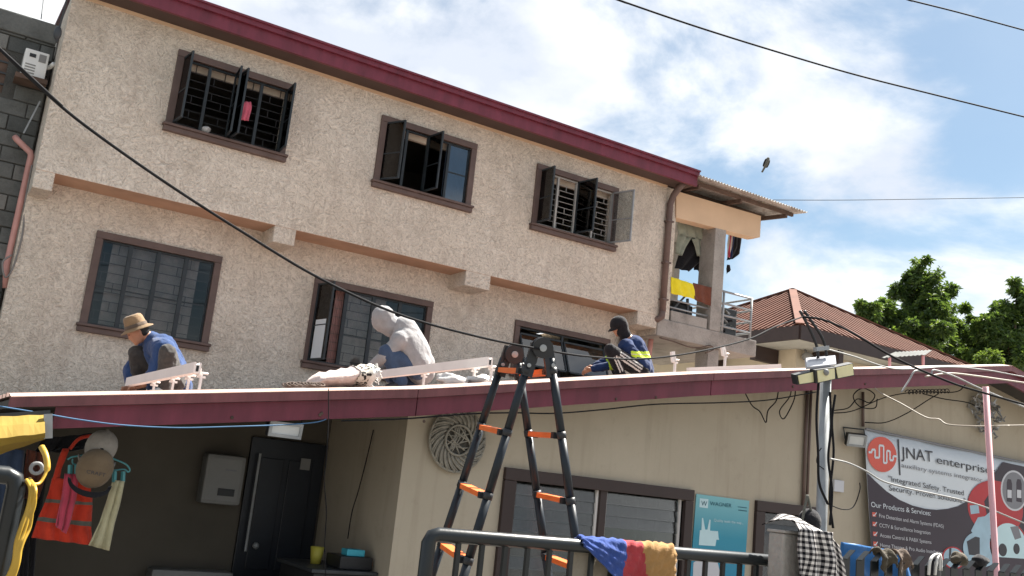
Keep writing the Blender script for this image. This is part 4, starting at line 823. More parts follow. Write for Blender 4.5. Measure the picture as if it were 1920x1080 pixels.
# WAGNER poster
ps = thing('wall_poster', 'teal WAGNER poster on the tan wall between the two louvred windows', 'poster', at(1355, 1000, 6.985)); YP = 6.985
b = MB(); b.prism([at(1306, 926, YP), at(1405, 939, YP), at(1391, 1150, YP), at(1289, 1150, YP)], (0, .006, 0)); b.build('board', 'p_teal', ps)
def pt(s, a, c, hpx, mat):
    p, q = at(*a, YP), at(*c, YP); k = (at(a[0], a[1]-100, YP)-at(a[0], a[1], YP)).length/100; text_mesh(ps, s, p, q, hpx*k, mat, (0, 0, 1), .004)
flat(ps, [(1312, 934), (1328, 936), (1327, 953), (1311, 951)], YP, 'p_pale', 'logo_box', .002)
pt('W', (1314, 947.5), (1325, 949), 9, 'p_tealtext'); pt('WAGNER', (1330.5, 947), (1371, 951.5), 7, 'p_tealtext')
flat(ps, [(1383, 949.5), (1400, 951.5), (1400, 953), (1383, 951)], YP, 'p_tealtext', 'small_print', .002); flat(ps, [(1384, 955.5), (1400, 957.5), (1400, 959.2), (1384, 957.2)], YP, 'p_tealtext', 'small_print', .002)
pt('Quality leads the way...', (1338, 977.5), (1393, 983), 5, 'p_pale')
flat(ps, [(1312, 994), (1315, 994), (1316, 971), (1318, 971), (1322, 993), (1326, 993), (1330, 974), (1332, 975), (1331, 995), (1346, 996), (1347, 1008), (1348, 1012), (1343, 1012), (1341, 1024), (1310, 1022)], YP, 'p_pale', 'picture_machine', .002)
flat(ps, [(1308, 1050), (1345, 1053), (1350, 1075), (1352, 1100), (1298, 1100), (1300, 1055)], YP, 'p_lite', 'picture_base', .002); flat(ps, [(1346, 1042), (1388, 1048), (1388, 1052), (1346, 1047)], YP, 'p_pale', 'small_print', .002)

# ================================================================== solar rails on the low roof
def foot_clamp(parent, x, y, ztop, name='rail_foot'):
    z = roofz(x); b = MB()
    b.box(x-.03, x+.03, y-.03, y+.03, z+.002, z+.012); b.box(x-.008, x+.008, y-.012, y+.012, z+.013, ztop); b.box(x-.03, x+.03, y-.008, y+.008, ztop-.045, ztop-.03); b.box(x-.022, x-.009, y-.02, y+.02, ztop-.03, ztop+.02)
    b.tube([(x-.04, y, ztop-.01), (x+.045, y, ztop-.01)], .008, 6)
    return b.build(name, 'alu', parent)
def solar_rail(x, y0, y1, zb, h, ys, label):
    t = thing('solar_rail', label, 'rail', (x, y0, roofz(x)), 'solar panel rails on the maroon roof')
    b = MB()
    prof = [(-.025, 0), (.025, 0), (.025, h), (.011, h), (.011, h-.018), (-.011, h-.018), (-.011, h), (-.025, h)]
    b.prism([(x+u, y0, zb+v) for u, v in prof], (0, y1-y0, 0)); b.build('rail_bar', 'alu', t)
    b = MB(); b.box(x-.009, x+.009, y0-.003, y0-.001, zb+.012, zb+.03); b.box(x-.009, x+.009, y0-.003, y0-.001, zb+h-.045, zb+h-.022); b.build('rail_slot', 'dark_plastic', t)
    for y in ys: foot_clamp(t, x+.045, y, zb+.02)
    return t
solar_rail(1.671, 6.92, 9.33, 2.50, .075, (6.96, 7.30, 7.78, 8.45), 'pale rail on small feet in front of the worker in the straw hat')
solar_rail(3.93, 6.80, 9.25, 2.895, .075, (6.84, 7.12, 8.05), 'pale rail on small feet in front of the hooded worker')
t = thing('solar_rail', 'pale rail lying flat along the roof edge right of the worker in navy', 'rail', at(1380, 690, 6.75), 'solar panel rails on the maroon roof')
a_, c_ = at(1290, 694, 6.72), at(1462, 687, 6.72); b = MB(); b.bar(a_, c_, .04, .045); b.build('rail_bar', 'alu', t); b = MB(); b.bar(c_+Vector((.002,0,0)), c_+Vector((.004,0,0)), .02, .02); b.build('rail_slot', 'dark_plastic', t)
for px, py, lb in ((1266, 676, 'lone rail foot standing near the bent downspout'), (1360, 664, 'lone rail foot standing above the flat rail')):
    p = at(px, py, 7.0); t = thing('rail_foot', lb, 'bracket', (p.x, 7.0, roofz(p.x)), 'loose rail feet'); foot_clamp(t, p.x, 7.0, p.z+.02, 'foot_post')
    b = MB(); b.obox(p+Vector((-.03, 0, .03)), (1,0,.25), (0,1,0), (-.25,0,1), .022, .012, .05); b.build('clamp_head', 'alu', t)

# sack, bags and chain on the roof
sk = thing('cloth_sack', 'pale pink cloth sack with black patterned mouth lying on the roof', 'sack', at(640, 722, 7.2))
xa_, xb_ = at(578, 715, 6.85).x, at(692, 705, 6.85).x; b = MB(); rows = []
NY = 20
for j in range(NY+1):
    q = j/NY; x = xa_+(xb_-xa_)*q; hh = (.085+.075*q)*(1+.05*math.sin(j*1.9)); ww = .13+.04*q
    if q < .12: hh *= .45+.55*q/.12; ww *= .5+.5*q/.12
    rows.append([Vector((x+.012*math.sin(a*3), 6.86+ww*math.cos(a)*(1+.08*noise.noise(Vector((a, j*.4, 0)))), roofz(x)+.035+max(0, hh*.5+hh*.52*math.sin(a)+.014*noise.noise(Vector((a*2, j*.6, 3)))))) for a in [2*math.pi*i/22 for i in range(23)]])
def capend(r, dx):
    c = sum(r, Vector())/len(r); return [[c.lerp(p, k)+Vector((dx*(1-k), 0, 0)) for p in r] for k in (0, .4, .8)]
b.grid(capend(rows[0], -.03)+rows[:15]); b.build('bag_body', 'f_sack', sk, smooth=True)
b = MB(); b.grid([[p+(p-sum(r, Vector())/len(r))*.05 for p in r] for r in rows[14:19]]); b.build('patterned_band', 'pat', sk, smooth=True)
b = MB(); b.grid(rows[18:]+capend(rows[-1], -.03)[::-1]); b.build('bag_mouth', 'f_white', sk, smooth=True)
for i in range(14):
    b = MB(); a = random.uniform(2.2, 5.5); p = Vector((xb_-.01, 6.86+.16*math.cos(a), roofz(xb_)+.115+.07*math.sin(a))); b.tube(spline([p, p+Vector((random.uniform(.01,.03), -.01, random.uniform(-.02,.03))), p+Vector((random.uniform(.02,.07), -.02, random.uniform(-.06,.02)))], 4), .004, 5); b.build('frayed_string', 'f_white', sk)
def lump(name, c, r, mat, label, cat, seed, amp=.35, group=None):
    b = MB(); b.ell(c, (1,0,0), (0,1,0), (0,0,1), r[0], r[1], r[2], 24, 16)
    for i, v in enumerate(b.v):
        q = v-Vector(c); n = noise.noise(q*14+Vector((seed, 0, 0)))+.5*noise.noise(q*31+Vector((seed, 5, 0))); b.v[i] = Vector(c)+q*(1+amp*n)
    return tag(b.build(name, mat, smooth=True), label, cat, group)
p = at(848, 716, 6.95); lump('plastic_bag', (p.x, 6.95, roofz(p.x)+.05), (.14, .12, .055), 'plastic_bag', 'clear plastic bag of parts on the roof edge left of the ladder', 'bag', 3)
p = at(905, 712, 6.95); lump('plastic_bag', (p.x+.02, 6.98, roofz(p.x)+.04), (.16, .1, .045), 'plastic_bag', 'flat plastic bag of parts behind the ladder top on the roof edge', 'bag', 9)
ch = thing('tool_chain', 'dark metal chain lying on the roof edge left of the sack', 'chain', at(565, 727, 6.62))
for i in range(11):
    p = at(538+i*6.2, 728-.6*i+random.uniform(-1.5, 1.5), 6.62); p.z = roofz(p.x)+.04+random.random()*.012; b = MB(); a0 = random.uniform(-.5, .5); r1 = .026
    b.tube([p+Vector((r1*1.3*math.cos(q/10*6.283), .014*math.sin(q/10*6.283+a0), .012*math.sin(q/10*6.283))) for q in range(11)], .006, 5); b.build('chain_link', 'rust', ch, smooth=True)

# ================================================================== telescopic step ladder
ld = thing('telescopic_ladder', 'black telescopic A-frame ladder with orange rungs in front of the house', 'ladder', atD(1000, 1000, 4.2)*1.0)
def stile(p0, p1, d0, d1):
    a = atD(*p0, d0); q = 1.0
    for k in range(400):
        q += .01; x = p0[0]+(p1[0]-p0[0])*q; y = p0[1]+(p1[1]-p0[1])*q; e = atD(x, y, d1)
        if e.z <= .02: break
    return a, e
DN, DF = 4.35, 4.72
SN_L = stile((993, 672), (871, 1075), DN, DN-.45); SF_L = stile((944, 672), (815, 1062), DF, DF-.45)
SN_R = stile((1033, 672), (1078, 1000), DN, DN-.45); SF_R = stile((972, 680), (1028, 1075), DF, DF-.45)
sp = .285
def build_stile(S, r):
    a, e = S; L = (e-a).length; d = (e-a)/L; s0 = 0; k = 0; ends = [.06]
    while ends[-1] < L: ends.append(ends[-1]+sp)
    prev = 0
    for i, en in enumerate(ends):
        en = min(en, L); rr = r*(.84+.02*min(i, 9)); b = MB(); b.tube([a+d*prev, a+d*en], rr, 14); b.build('stile_section', 'ladder', ld, smooth=True)
        b = MB(); b.tube([a+d*(en-.018), a+d*(en+.012)], rr*1.16, 14); b.build('collar', 'dark_plastic', ld, smooth=True)
        prev = en
    b = MB(); b.tube([a+d*(L-.05), a+d*L], r*1.3, 12); b.build('rubber_foot', 'dark_plastic', ld, smooth=True)
for S in (SN_L, SF_L, SN_R, SF_R): build_stile(S, .0215)
for SN, SF in ((SN_L, SF_L), (SN_R, SF_R)):
    for k in range(9):
        s = .06+sp*k
        a = SN[0]+(SN[1]-SN[0]).normalized()*s; e = SF[0]+(SF[1]-SF[0]).normalized()*s; dd = (e-a).normalized()
        if a.z < .1: break
        b = MB(); b.bar(a+dd*.03, e-dd*.03, .052, .022, (0,0,1)); b.build('rung', 'orange', ld)
        for q_, s_ in ((a, 1), (e, -1)):
            b = MB(); b.bar(q_+dd*(.028*s_), q_+dd*(.058*s_), .055, .028); b.build('rung_lock', 'dark_plastic', ld)
for (hx, hy), dd, A_, B_ in (((1016, 652), DN, SN_L, SN_R), ((963, 664), DF, SF_L, SF_R)):
    c = atD(hx, hy, dd); n = -(ray(hx, hy).normalized()); n = (n+Vector((.25, 0, 0))).normalized(); rt = CR-n*CR.dot(n); rt.normalize(); up = n.cross(rt)
    if up.z < 0: up = -up
    for off, rr in ((.016, .046), (-.016, .046)):
        b = MB(); b.lathe(c+n*off, rt, up, n, [(0, -.007), (rr, -.007), (rr, .007), (0, .007)], 28); b.build('hinge_plate', 'dark_plastic', ld)
    b = MB(); b.lathe(c, rt, up, n, [(0, -.011), (.040, -.011), (.040, .011), (0, .011)], 24); b.build('hinge_core', 'steel_dark', ld)
    b = MB(); b.lathe(c+n*.026, rt, up, n, [(.016, -.004), (.016, .004), (0, .006)], 14); b.build('hinge_pin', 'galv', ld)
    for S in (A_, B_):
        d_ = (S[1]-S[0]).normalized(); b = MB(); b.obox(S[0]+d_*.02+(c-S[0])*.25, d_, n, d_.cross(n), .075, .014, .023); b.build('hinge_arm', 'dark_plastic', ld)
        b = MB(); b.lathe(S[0]+d_*.03+n*.03, rt, up, n, [(.009, -.004), (.009, .004), (0, .005)], 10); b.build('rivet', 'galv', ld)
    b = MB(); b.tube(spline([c-up*.05-rt*.05, c-up*.035, c-up*.05+rt*.05], 5), .006, 6); b.build('release_lever', 'galv', ld)

# ================================================================== front gate rails, post and fence
YR = 3.4
gt = thing('gate_railing', 'black pipe gate with thin bars in the foreground', 'gate', (2.6, YR, 0))
pL = at(806, 996, YR); pR = at(1452, 1046, YR)
zt = (pL.z+pR.z)/2-.012
b = MB(); b.tube([(pL.x, YR, 0.1), (pL.x, YR, zt-.03), (pL.x+.012, YR, zt-.008), (pL.x+.035, YR, zt), (pR.x-.035, YR, zt), (pR.x-.012, YR, zt-.008), (pR.x, YR, zt-.03), (pR.x, YR, .1)], .028, 16); b.build('pipe_frame', 'black_metal', gt, smooth=True)
b = MB(); b.tube([(pL.x+.03, YR, .2), (pR.x-.03, YR, .2)], .022, 12); b.build('lower_pipe', 'black_metal', gt, smooth=True)
x = pL.x+.13; 
while x < pR.x-.06:
    b = MB(); b.box(x-.009, x+.009, YR-.009, YR+.009, .2, zt-.02); b.build('bar', 'black_metal', gt); x += .107
gl = thing('gate_railing', 'black gate leaf cut off by the left edge of the photo', 'gate', (0, YR, 0))
p = at(34, 893, YR); b = MB(); b.tube([(-1.0, YR, p.z), (p.x-.03, YR, p.z), (p.x-.008, YR, p.z-.01), (p.x, YR, p.z-.035), (p.x, YR, .1)], .028, 16); b.build('pipe_frame', 'black_metal', gl, smooth=True)
x = p.x-.085
while x > -.9:
    b = MB(); b.box(x-.014, x+.014, YR-.01, YR+.01, .2, p.z-.02); b.build('bar', 'black_metal', gl); x -= .09
# quilt over the gate
qt = thing('quilted_blanket', 'quilted blue, red and tan blanket slung over the black gate', 'blanket', at(1170, 1010, YR))
A0, A1 = at(1086, 1004, YR), at(1258, 1016, YR); b = MB(); rows = []; NS, NT_ = 44, 30
def qlen(s): return [.0, .03, .065, .105, .145, .185, .22, .235, .22, .18, .12][min(10, int(s*10))]*(1-(s*10-int(s*10)))+[.0, .03, .065, .105, .145, .185, .22, .235, .22, .18, .12][min(10, int(s*10)+1)]*(s*10-int(s*10))
for j in range(NT_+1):
    t = j/NT_; r_ = []
    for i in range(NS+1):
        s = i/NS; x = A0.x+(A1.x-A0.x)*s; L = qlen(s)*1.0; u = t*(L+.085)
        puff = .011*abs(math.sin((s*11+t*3)*3.14))*abs(math.sin((t*6+s*2)*3.14))+.006*noise.noise(Vector((s*9, t*7, 1)))
        # front is towards the camera (-Y)
        ang = min(u/.085, 1)*math.pi
        if u < .085: q = Vector((x, YR+math.cos(ang)*(.036+puff), zt+math.sin(ang)*(.036+puff)))
        else: q = Vector((x, YR-.036-puff-.01*math.sin(s*7)*(t), zt-(u-.085)))
        r_.append(q)
    rows.append(r_)
b.grid(rows, mif=lambda u, v: 0 if u < .475-.06*v else (1 if u < .60+.16*v else 2)); b.build('quilt_top', ['f_qblue', 'f_qred', 'f_qbrown'], qt, smooth=True, solid=.006)
b = MB(); rows = []
for j in range(14):
    t = j/13; rows.append([Vector((A0.x+.01+(A1.x-A0.x-.1)*i/24, YR+.046+.012*math.sin(i*.8+j*.3), zt-t*(.30-.05*math.sin(i*.2)))) for i in range(25)])
b.grid(rows); b.build('quilt_lining', 'f_qback', qt, smooth=True, solid=.006)
# concrete post with a gingham shirt
post = thing('concrete_post', 'stained concrete gate post under the checked shirt', 'post', (3.62, 3.33, 0))
p = at(1470, 1000, 3.25); b = MB(); b.bevbox(p.x, p.x+.22, 3.25, 3.345, 0, p.z, .012); b.build('shaft', 'concrete', post)
b = MB(); b.bevbox(p.x-.006, p.x+.226, 3.244, 3.351, p.z+.001, p.z+.014, .004); b.build('cap_mortar', 'concrete', post)
b = MB(); rows = []; NJ = 40; NI = 40
for j in range(NJ+1):
    t = j/NJ; r_ = []
    for i in range(NI+1):
        s = i/NI; xa, xb = 1489+6*t, 1562+20*min(1, t*2.2)
        if t < .22:
            k = t/.22; yp = 3.40-.20*k; zz = p.z+.03+.035*math.sin(k*2.2+s*2)+.03*math.exp(-((s-.45)/.2)**2)*(1-k)
        else:
            k = (t-.22)/.78; yp = 3.195-.012*math.sin(s*9); zz = p.z+.03-.42*k-.03*s*k
        X0 = at(xa, 1000, 3.2).x; X1 = at(xb, 1000, 3.2).x; drop = max(0, (s-.72)/.28); x = X0+(X1-X0)*s
        w = .030*math.sin(s*17+2.2*t+1.6*math.sin(t*5))*min(1, t*2.5)+.012*noise.noise(Vector((s*6, t*5, 2)))
        r_.append(Vector((x, yp-w, zz-.05*drop*drop*(1+t))))
    rows.append(r_)
b.grid(rows); tag(b.build('checked_shirt', 'gingham', smooth=True, solid=.005), 'black and white checked shirt draped over the concrete post', 'shirt')
bg_ = thing('backpack', 'dark navy bag hanging by straps in front of the narrow louvred window', 'bag', at(1512, 985, 3.7))
b = MB(); c = at(1518, 978, 3.7); b.ell(c, (1,0,0), (0,1,0), (0,0,1), .075, .05, .07, 14, 10); b.build('bag_body', 'f_black', bg_, smooth=True)
for pts in ([(1502, 992), (1508, 955), (1514, 928)], [(1528, 985), (1520, 955), (1514, 928)]):
    b = MB(); b.tube(spline([at(x, y, 3.68) for x, y in pts], 6), .007, 6); b.build('strap', 'f_tape', bg_, smooth=True)
# picket fence
YK = 3.32
fn = thing('picket_fence', 'black steel picket fence with slanted tips right of the concrete post', 'fence', (4.6, YK, 0))
x = at(1578, 1050, YK).x; zk = at(1750, 1062, YK).z
while x < 6.6:
    b = MB(); b.prism([(x, YK, .1), (x+.062, YK, .1), (x+.062, YK, zk+.045), (x+.004, YK, zk)], (0, .006, 0)); b.prism([(x+.004, YK-.03, zk-.001), (x+.062, YK-.03, zk+.044), (x+.062, YK-.001, zk+.044), (x+.004, YK-.001, zk-.001)], (0, 0, .004)); b.build('picket', 'black_metal', fn); x += .108
for z in (.35, zk-.22):
    b = MB(); b.box(at(1578, 1050, YK).x, 6.6, YK+.008, YK+.04, z, z+.04); b.build('fence_rail', 'black_metal', fn)
sheet('blue_tarp', [(1577, 1016, 1700, 1036), (1577, 1045, 1702, 1060), (1578, 1090, 1704, 1100)], 3.7, 'f_tarp', 'blue tarpaulin hanging behind the picket fence', 'tarpaulin', amp=.02, fq=3)
gloves = [(1652, 1038, 'f_camo', 'camouflage glove'), (1684, 1036, 'f_hatband', 'brown work glove')]
for k, (x, y, mt, lb) in enumerate(gloves):
    b = MB(); rows = []
    for j in range(15):
        t = j/14; ang = min(t/.4, 1)*math.pi; r_ = []
        for i in range(13):
            s = i/12; c = at(x-12+26*s, y, YK+.01); w = .012*math.sin(s*9+k)+.012*noise.noise(Vector((s*5, t*5, k)))
            if t < .4: q = Vector((c.x, YK+.01+math.cos(ang)*.035-w*.3, zk+.035+math.sin(ang)*.026+w))
            else: q = Vector((c.x+.02*(t-.4)*(s-.5), YK-.036-w, zk+.03-(t-.4)*(.10+.05*math.sin(s*6))))
            r_.append(q)
        rows.append(r_)
    b.grid(rows); tag(b.build('work_glove', mt, smooth=True, solid=.006), lb+(' hung over the picket fence in front of the banner' if k != 1 else ' hung over the fence beside the camouflage one'), 'glove')
sd_ = thing('sandal', 'black sandal with white striped straps hung on the picket fence', 'sandal', at(1750, 1055, YK))
for k in range(3):
    b = MB(); b.tube(spline([at(1741+k*6, 1078, YK-.05), at(1744+k*6, 1052, YK-.06), at(1752+k*4, 1041, YK-.05), at(1763, 1043, YK-.05), at(1764-k, 1070, YK-.05)], 6), .008, 6); b.build('strap', 'f_white' if k != 1 else 'f_black', sd_, smooth=True)
b = MB(); b.ell(at(1752, 1075, YK-.03), (1,0,0), (0,1,0), (0,0,1), .05, .02, .07); b.build('sole', 'dark_plastic', sd_, smooth=True)
for x, y, lb in ((1797, 1050, 'dark cap perched on the pickets under the small round print'), (1838, 1058, 'dark crumpled cloth on the pickets left of the pink pole')):
    p = at(x, y, YK); lump('crumpled_cloth', (p.x, YK+.0, zk+.05), (.06, .04, .035), 'f_camo' if x < 1800 else 'f_black', lb, 'cloth', x, .5)
# pink pole
b = MB(); p = at(1848, 725, 4.2); q = at(1868, 1072, 4.2); e = p+(q-p)*(p.z/(p.z-q.z)); b.tube([p, p.lerp(e, .45), p.lerp(e, .452), e], [.021, .021, .026, .026], 12); tag(b.build('pink_pole', 'pink_pole', smooth=True), 'thin pink painted pole standing in front of the banner', 'pole')

# ================================================================== street lamp on a post
lp = thing('solar_street_lamp', 'grey post with a three-headed solar lamp before the gabled house', 'lamp', (5.70, 4.9, 0))
xp, yp = 5.69, 4.9
b = MB(); b.tube([(xp+.02, yp, 0), (xp-.005, yp, 3.02)], .040, 14); b.build('post', 'galv', lp, smooth=True)
def quadbox(parent, pts, Y, th, mat, name, dirv=(0, 1, 0)):
    b = MB(); b.prism([at(x, y, Y) for x, y in pts], Vector(dirv)*th); return b.build(name, mat, parent)
YLp = 4.80
for k, (pts, dy) in enumerate(([[(1496, 704), (1526, 697), (1527, 716), (1499, 720)], 0], [[(1532, 695), (1564, 691), (1565, 710), (1534, 717)], -.03], [[(1567, 690), (1598, 683), (1600, 703), (1571, 709)], 0])):
    pp = [at(x, y, YLp+dy) for x, y in pts]; cc = sum(pp, Vector())/4
    b = MB(); b.prism([cc+(v-cc)*1.16+Vector((0,.004,0)) for v in pp], (0, .05, .012)); hd = b.build('lamp_head', 'dark_plastic', lp)
    b = MB(); b.prism([v+Vector((0,-.004,0)) for v in pp], (0, .006, 0)); b.build('lens', 'cream_lens', hd)
    b = MB(); b.bar(cc+Vector((0,.03,0)), Vector((xp, yp-.02, 3.0)), .025, .025); b.build('arm', 'dark_plastic', lp)
b = MB(); p = at(1549, 698, YLp-.04); b.ell(p, (1,0,0), (0,1,0), (0,0,1), .024, .02, .024); b.build('motion_sensor', 'grey_plastic', lp, smooth=True)
pv = [at(1511, 671, 4.86), at(1566, 666, 4.86), at(1568, 682, 4.80), at(1513, 688, 4.80)]
b = MB(); b.prism(pv, (0, .01, -.018)); b.build('solar_panel', 'solar', lp)
for pts in ([(1534, 672), (1532, 652), (1524, 630), (1512, 605), (1500, 583)], [(1550, 668), (1546, 645), (1537, 625), (1522, 603), (1508, 583)]):
    b = MB(); b.tube(spline([at(x, y, 4.84) for x, y in pts], 5), .011, 8); b.build('cable_hook', 'dark_plastic', lp, smooth=True)
b = MB(); b.bar(at(1528, 655, 4.84), at(1552, 652, 4.84), .03, .03); b.build('hook_clamp', 'galv', lp)
for k, pts in enumerate(([(1556, 735), (1558, 800), (1553, 860), (1560, 920), (1556, 985)], [(1566, 740), (1560, 790), (1563, 850), (1556, 930), (1562, 990)], [(1536, 700), (1531, 780), (1534, 850), (1536, 905), (1552, 945)])):
    cable('hanging_cable', [at(x, y, 4.84) for x, y in pts], .009, 'black_cable', ('thick black cable hanging against the right of the lamp post', 'loose black cable winding down right of the lamp post', 'black cable running down the left of the lamp post')[k])

# ================================================================== overhead cables
cable('power_cable', [at(x, y, Y) for x, y, Y in ((-40, 55, 3.2), (0, 92, 3.2), (60, 150, 3.25), (150, 228, 3.3), (300, 335, 3.35), (450, 432, 3.4), (600, 522, 3.45), (750, 590, 3.5), (900, 632, 3.55), (1010, 654, 3.6), (1100, 668, 3.7), (1200, 673, 3.9), (1300, 661, 4.1), (1400, 637, 4.4), (1455, 612, 4.6), (1505, 594, 4.8))], .0052, 'black_cable', 'thick black cable sagging across the whole facade to the lamp post')
cable('power_cable', [at(x, y, Y) for x, y, Y in ((1505, 594, 4.8), (1545, 600, 4.6), (1600, 625, 4.5), (1680, 672, 4.4), (1780, 716, 4.2), (1850, 738, 4.1), (1960, 770, 4.0))], .008, 'black_cable', 'black cable leaving the lamp post toward the lower right')
cable('power_cable', [at(x, y, 5.2) for x, y in ((1100, -22), (1160, 0), (1300, 48), (1450, 95), (1600, 139), (1750, 177), (1940, 224))], .0075, 'black_cable', 'black cable crossing the sky from top centre to the right edge')
cable('power_cable', [at(x, y, 5.2) for x, y in ((1660, -14), (1705, 0), (1800, 24), (1940, 62))], .0075, 'black_cable', 'short black cable across the top right corner of the sky')
cable('power_cable', [at(x, y, 26) for x, y in ((1380, 374), (1470, 375), (1600, 375), (1750, 373), (1950, 370))], .013, 'black_cable', 'faint distant cable running level from behind the tin awning')
cable('blue_cable', [at(x, y, Y) for x, y, Y in ((-30, 757, 6.4), (0, 762, 6.4), (85, 776, 6.4), (150, 787, 6.4), (230, 797, 6.4), (330, 802, 6.4), (430, 800, 6.4), (540, 796, 6.42), (600, 790, 6.48), (625, 776, 6.56))], .0045, 'blue_cable', 'blue cable slung under the left end of the maroon fascia')
cable('black_wire', [at(x, y, 6.43) for x, y in ((640, 789), (760, 785), (880, 776), (960, 774), (1040, 775), (1130, 768), (1230, 758), (1350, 755), (1440, 750), (1530, 735))], .006, 'black_cable', 'thin black wire along the bottom edge of the maroon fascia')
cable('hanging_wire', [at(x, y, 6.40) for x, y in ((616, 728), (616, 780), (612, 860), (608, 900), (612, 960), (609, 1020), (611, 1090))], .0035, 'black_cable', 'thin wire dropping from the fascia in front of the porch door')
cable('hanging_wire', [at(x, y, 7.6) for x, y in ((700, 806), (690, 850), (672, 920), (660, 960), (652, 1010))], .005, 'black_cable', 'dark wire hanging in front of the porch side wall')
cable('beige_cable', [at(x, y, Y) for x, y, Y in ((1636, 722, 6.53), (1650, 736, 6.45), (1690, 757, 6.2), (1735, 782, 6.0), (1760, 786, 5.9), (1778, 796, 5.8), (1830, 799, 5.5), (1890, 798, 5.2), (1950, 797, 5.0))], .0065, 'beige_cable', 'beige cable stretched from the fascia across to the right edge')
cable('silver_cable', [at(x, y, 4.7) for x, y in ((1556, 860), (1590, 868), (1625, 884), (1655, 902), (1700, 915), (1760, 928), (1800, 937), (1850, 952), (1930, 985))], .006, 'silver_cable', 'silver cable sagging from the lamp post across the banner')
cable('silver_cable', [at(x, y, 5.0) for x, y in ((1735, 706), (1780, 700), (1830, 705), (1880, 712), (1950, 722))], .0075, 'beige_cable', 'pale upper cable crossing the gable peak')
cable('silver_cable', [at(x, y, 4.9) for x, y in ((1690, 735), (1705, 712), (1715, 696), (1730, 697), (1745, 702), (1752, 694), (1790, 706), (1830, 725), (1870, 742), (1950, 776))], .0075, 'silver_cable', 'twisted silver cable running off the fascia to the right')
cable('silver_cable', [at(x, y, 5.1) for x, y in ((1552, 655), (1600, 668), (1660, 688), (1700, 692), (1780, 688), (1850, 694), (1950, 712))], .0055, 'silver_cable', 'thin grey cable from the lamp head along the gable top')
for k, (pts, lb) in enumerate((
    ([(1560, 770), (1590, 765), (1608, 748), (1630, 755), (1640, 740), (1618, 728), (1600, 742), (1612, 762), (1640, 765), (1645, 748)], 'tangled coil of black wire under the fascia above the floodlight'),
    ([(1557, 775), (1600, 770), (1660, 745), (1720, 735), (1790, 735), (1810, 722)], 'black wire looping from the lamp post along the fascia'),
    ([(1622, 792), (1660, 792), (1700, 775), (1740, 750), (1760, 738)], 'thin wire curving up from the floodlight to the fascia'),
    ([(1730, 738), (1770, 748), (1815, 755), (1840, 768)], 'thin wire running from the fascia to the foil garland'),
    ([(1396, 735), (1410, 760), (1425, 772), (1436, 792), (1440, 770), (1455, 752), (1460, 730)], 'thin wire loop dangling under the fascia left of the conduit'),
    ([(1492, 728), (1488, 752), (1470, 785), (1462, 770), (1480, 745), (1484, 728)], 'second small wire loop dangling under the fascia'),
    ([(1552, 945), (1580, 955), (1600, 950), (1612, 920), (1612, 905)], 'thin wire curling between the lamp post and the junction box'),
    ([(1540, 840), (1534, 850), (1532, 868), (1545, 880)], 'short wire loop on the middle of the lamp post'))):
    cable('thin_wire', [at(x, y, 6.9 if k not in (6, 7) else 4.86) for x, y in pts], .006 if k not in (6, 7) else .004, 'black_cable', lb)
b = MB(); pts = []
for i in range(140):
    q = i/139; c = at(1700+80*q, 735-2*q, 6.44); a = q*12*6.283; pts.append(c+Vector((0, .02*math.cos(a), .022*math.sin(a))))
b.tube(pts, .0045, 5); tag(b.build('spiral_wire', 'black_cable', smooth=True), 'coiled spiral of black wire along the fascia bottom', 'wire')

# ================================================================== hanging laundry under the porch
sheet('orange_vest', [(98, 895, 170, 905), (92, 920, 172, 930), (82, 945, 172, 950), (70, 975, 172, 985), (58, 1008, 171, 1022)], 6.95, 'f_orange', 'orange safety vest with dark grey bands hanging in the porch', 'vest', nu=24, nv=30, amp=.025, fq=3.2, mats=['f_orange', 'f_tape'], mif=lambda u, v: 1 if (.40 < v < .475 or .70 < v < .775) else 0)
vs_ = bpy.data.objects['orange_vest']
b = MB(); rows = [[at(x, y, 6.95)+Vector((0, .01*math.sin(i), 0)) for i, x in enumerate((xl, (xl+xr)/2, xr))] for xl, xr, y in ((98, 112, 900), (103, 115, 880), (110, 124, 858), (117, 131, 841))]; b.grid(rows); b.build('shoulder_strap', 'f_orange', vs_, smooth=True, solid=.008)
b = MB(); b.tube(spline([at(131, 842, 6.97), at(150, 822, 6.98), at(185, 815, 6.98)], 5), .012, 6); b.build('strap_loop', 'f_orange', vs_, smooth=True)
sheet('pink_cloth', [(121, 888, 146, 889), (116, 930, 142, 932), (106, 972, 130, 978), (103, 985, 122, 1000)], 6.82, 'f_pink', 'long pink cloth clipped to the teal hanger before the orange vest', 'cloth', amp=.018, fq=2)
sheet('cream_leggings', [(211, 900, 232, 902), (200, 940, 224, 945), (186, 980, 212, 985), (165, 1022, 203, 1032)], 6.82, 'f_cream', 'cream cotton leggings clipped to the right of the teal hanger', 'leggings', amp=.016, fq=2)
hg = thing('clothes_hanger', 'teal plastic clip hanger holding the pink cloth and cream leggings', 'hanger', at(185, 880, 6.85))
b = MB(); b.tube(spline([at(x, y, 6.85) for x, y in ((127, 862), (135, 857), (160, 853), (185, 848), (212, 860), (235, 870), (243, 880), (240, 885), (232, 880), (205, 882), (160, 874), (138, 870), (136, 860))], 5), .006, 6); b.build('hanger_frame', 'teal_hanger', hg, smooth=True)
for x in (132, 144, 215, 231):
    b = MB(); b.bar(at(x, 872 if x < 200 else 884, 6.83), at(x-1, 892 if x < 200 else 904, 6.82), .02, .02); b.build('clip', 'teal_hanger', hg)
b = MB(); b.tube(spline([at(186, 848, 6.85), at(184, 830, 6.86), at(178, 812, 6.88)], 4), .005, 6); b.build('hanger_hook', 'teal_hanger', hg, smooth=True)
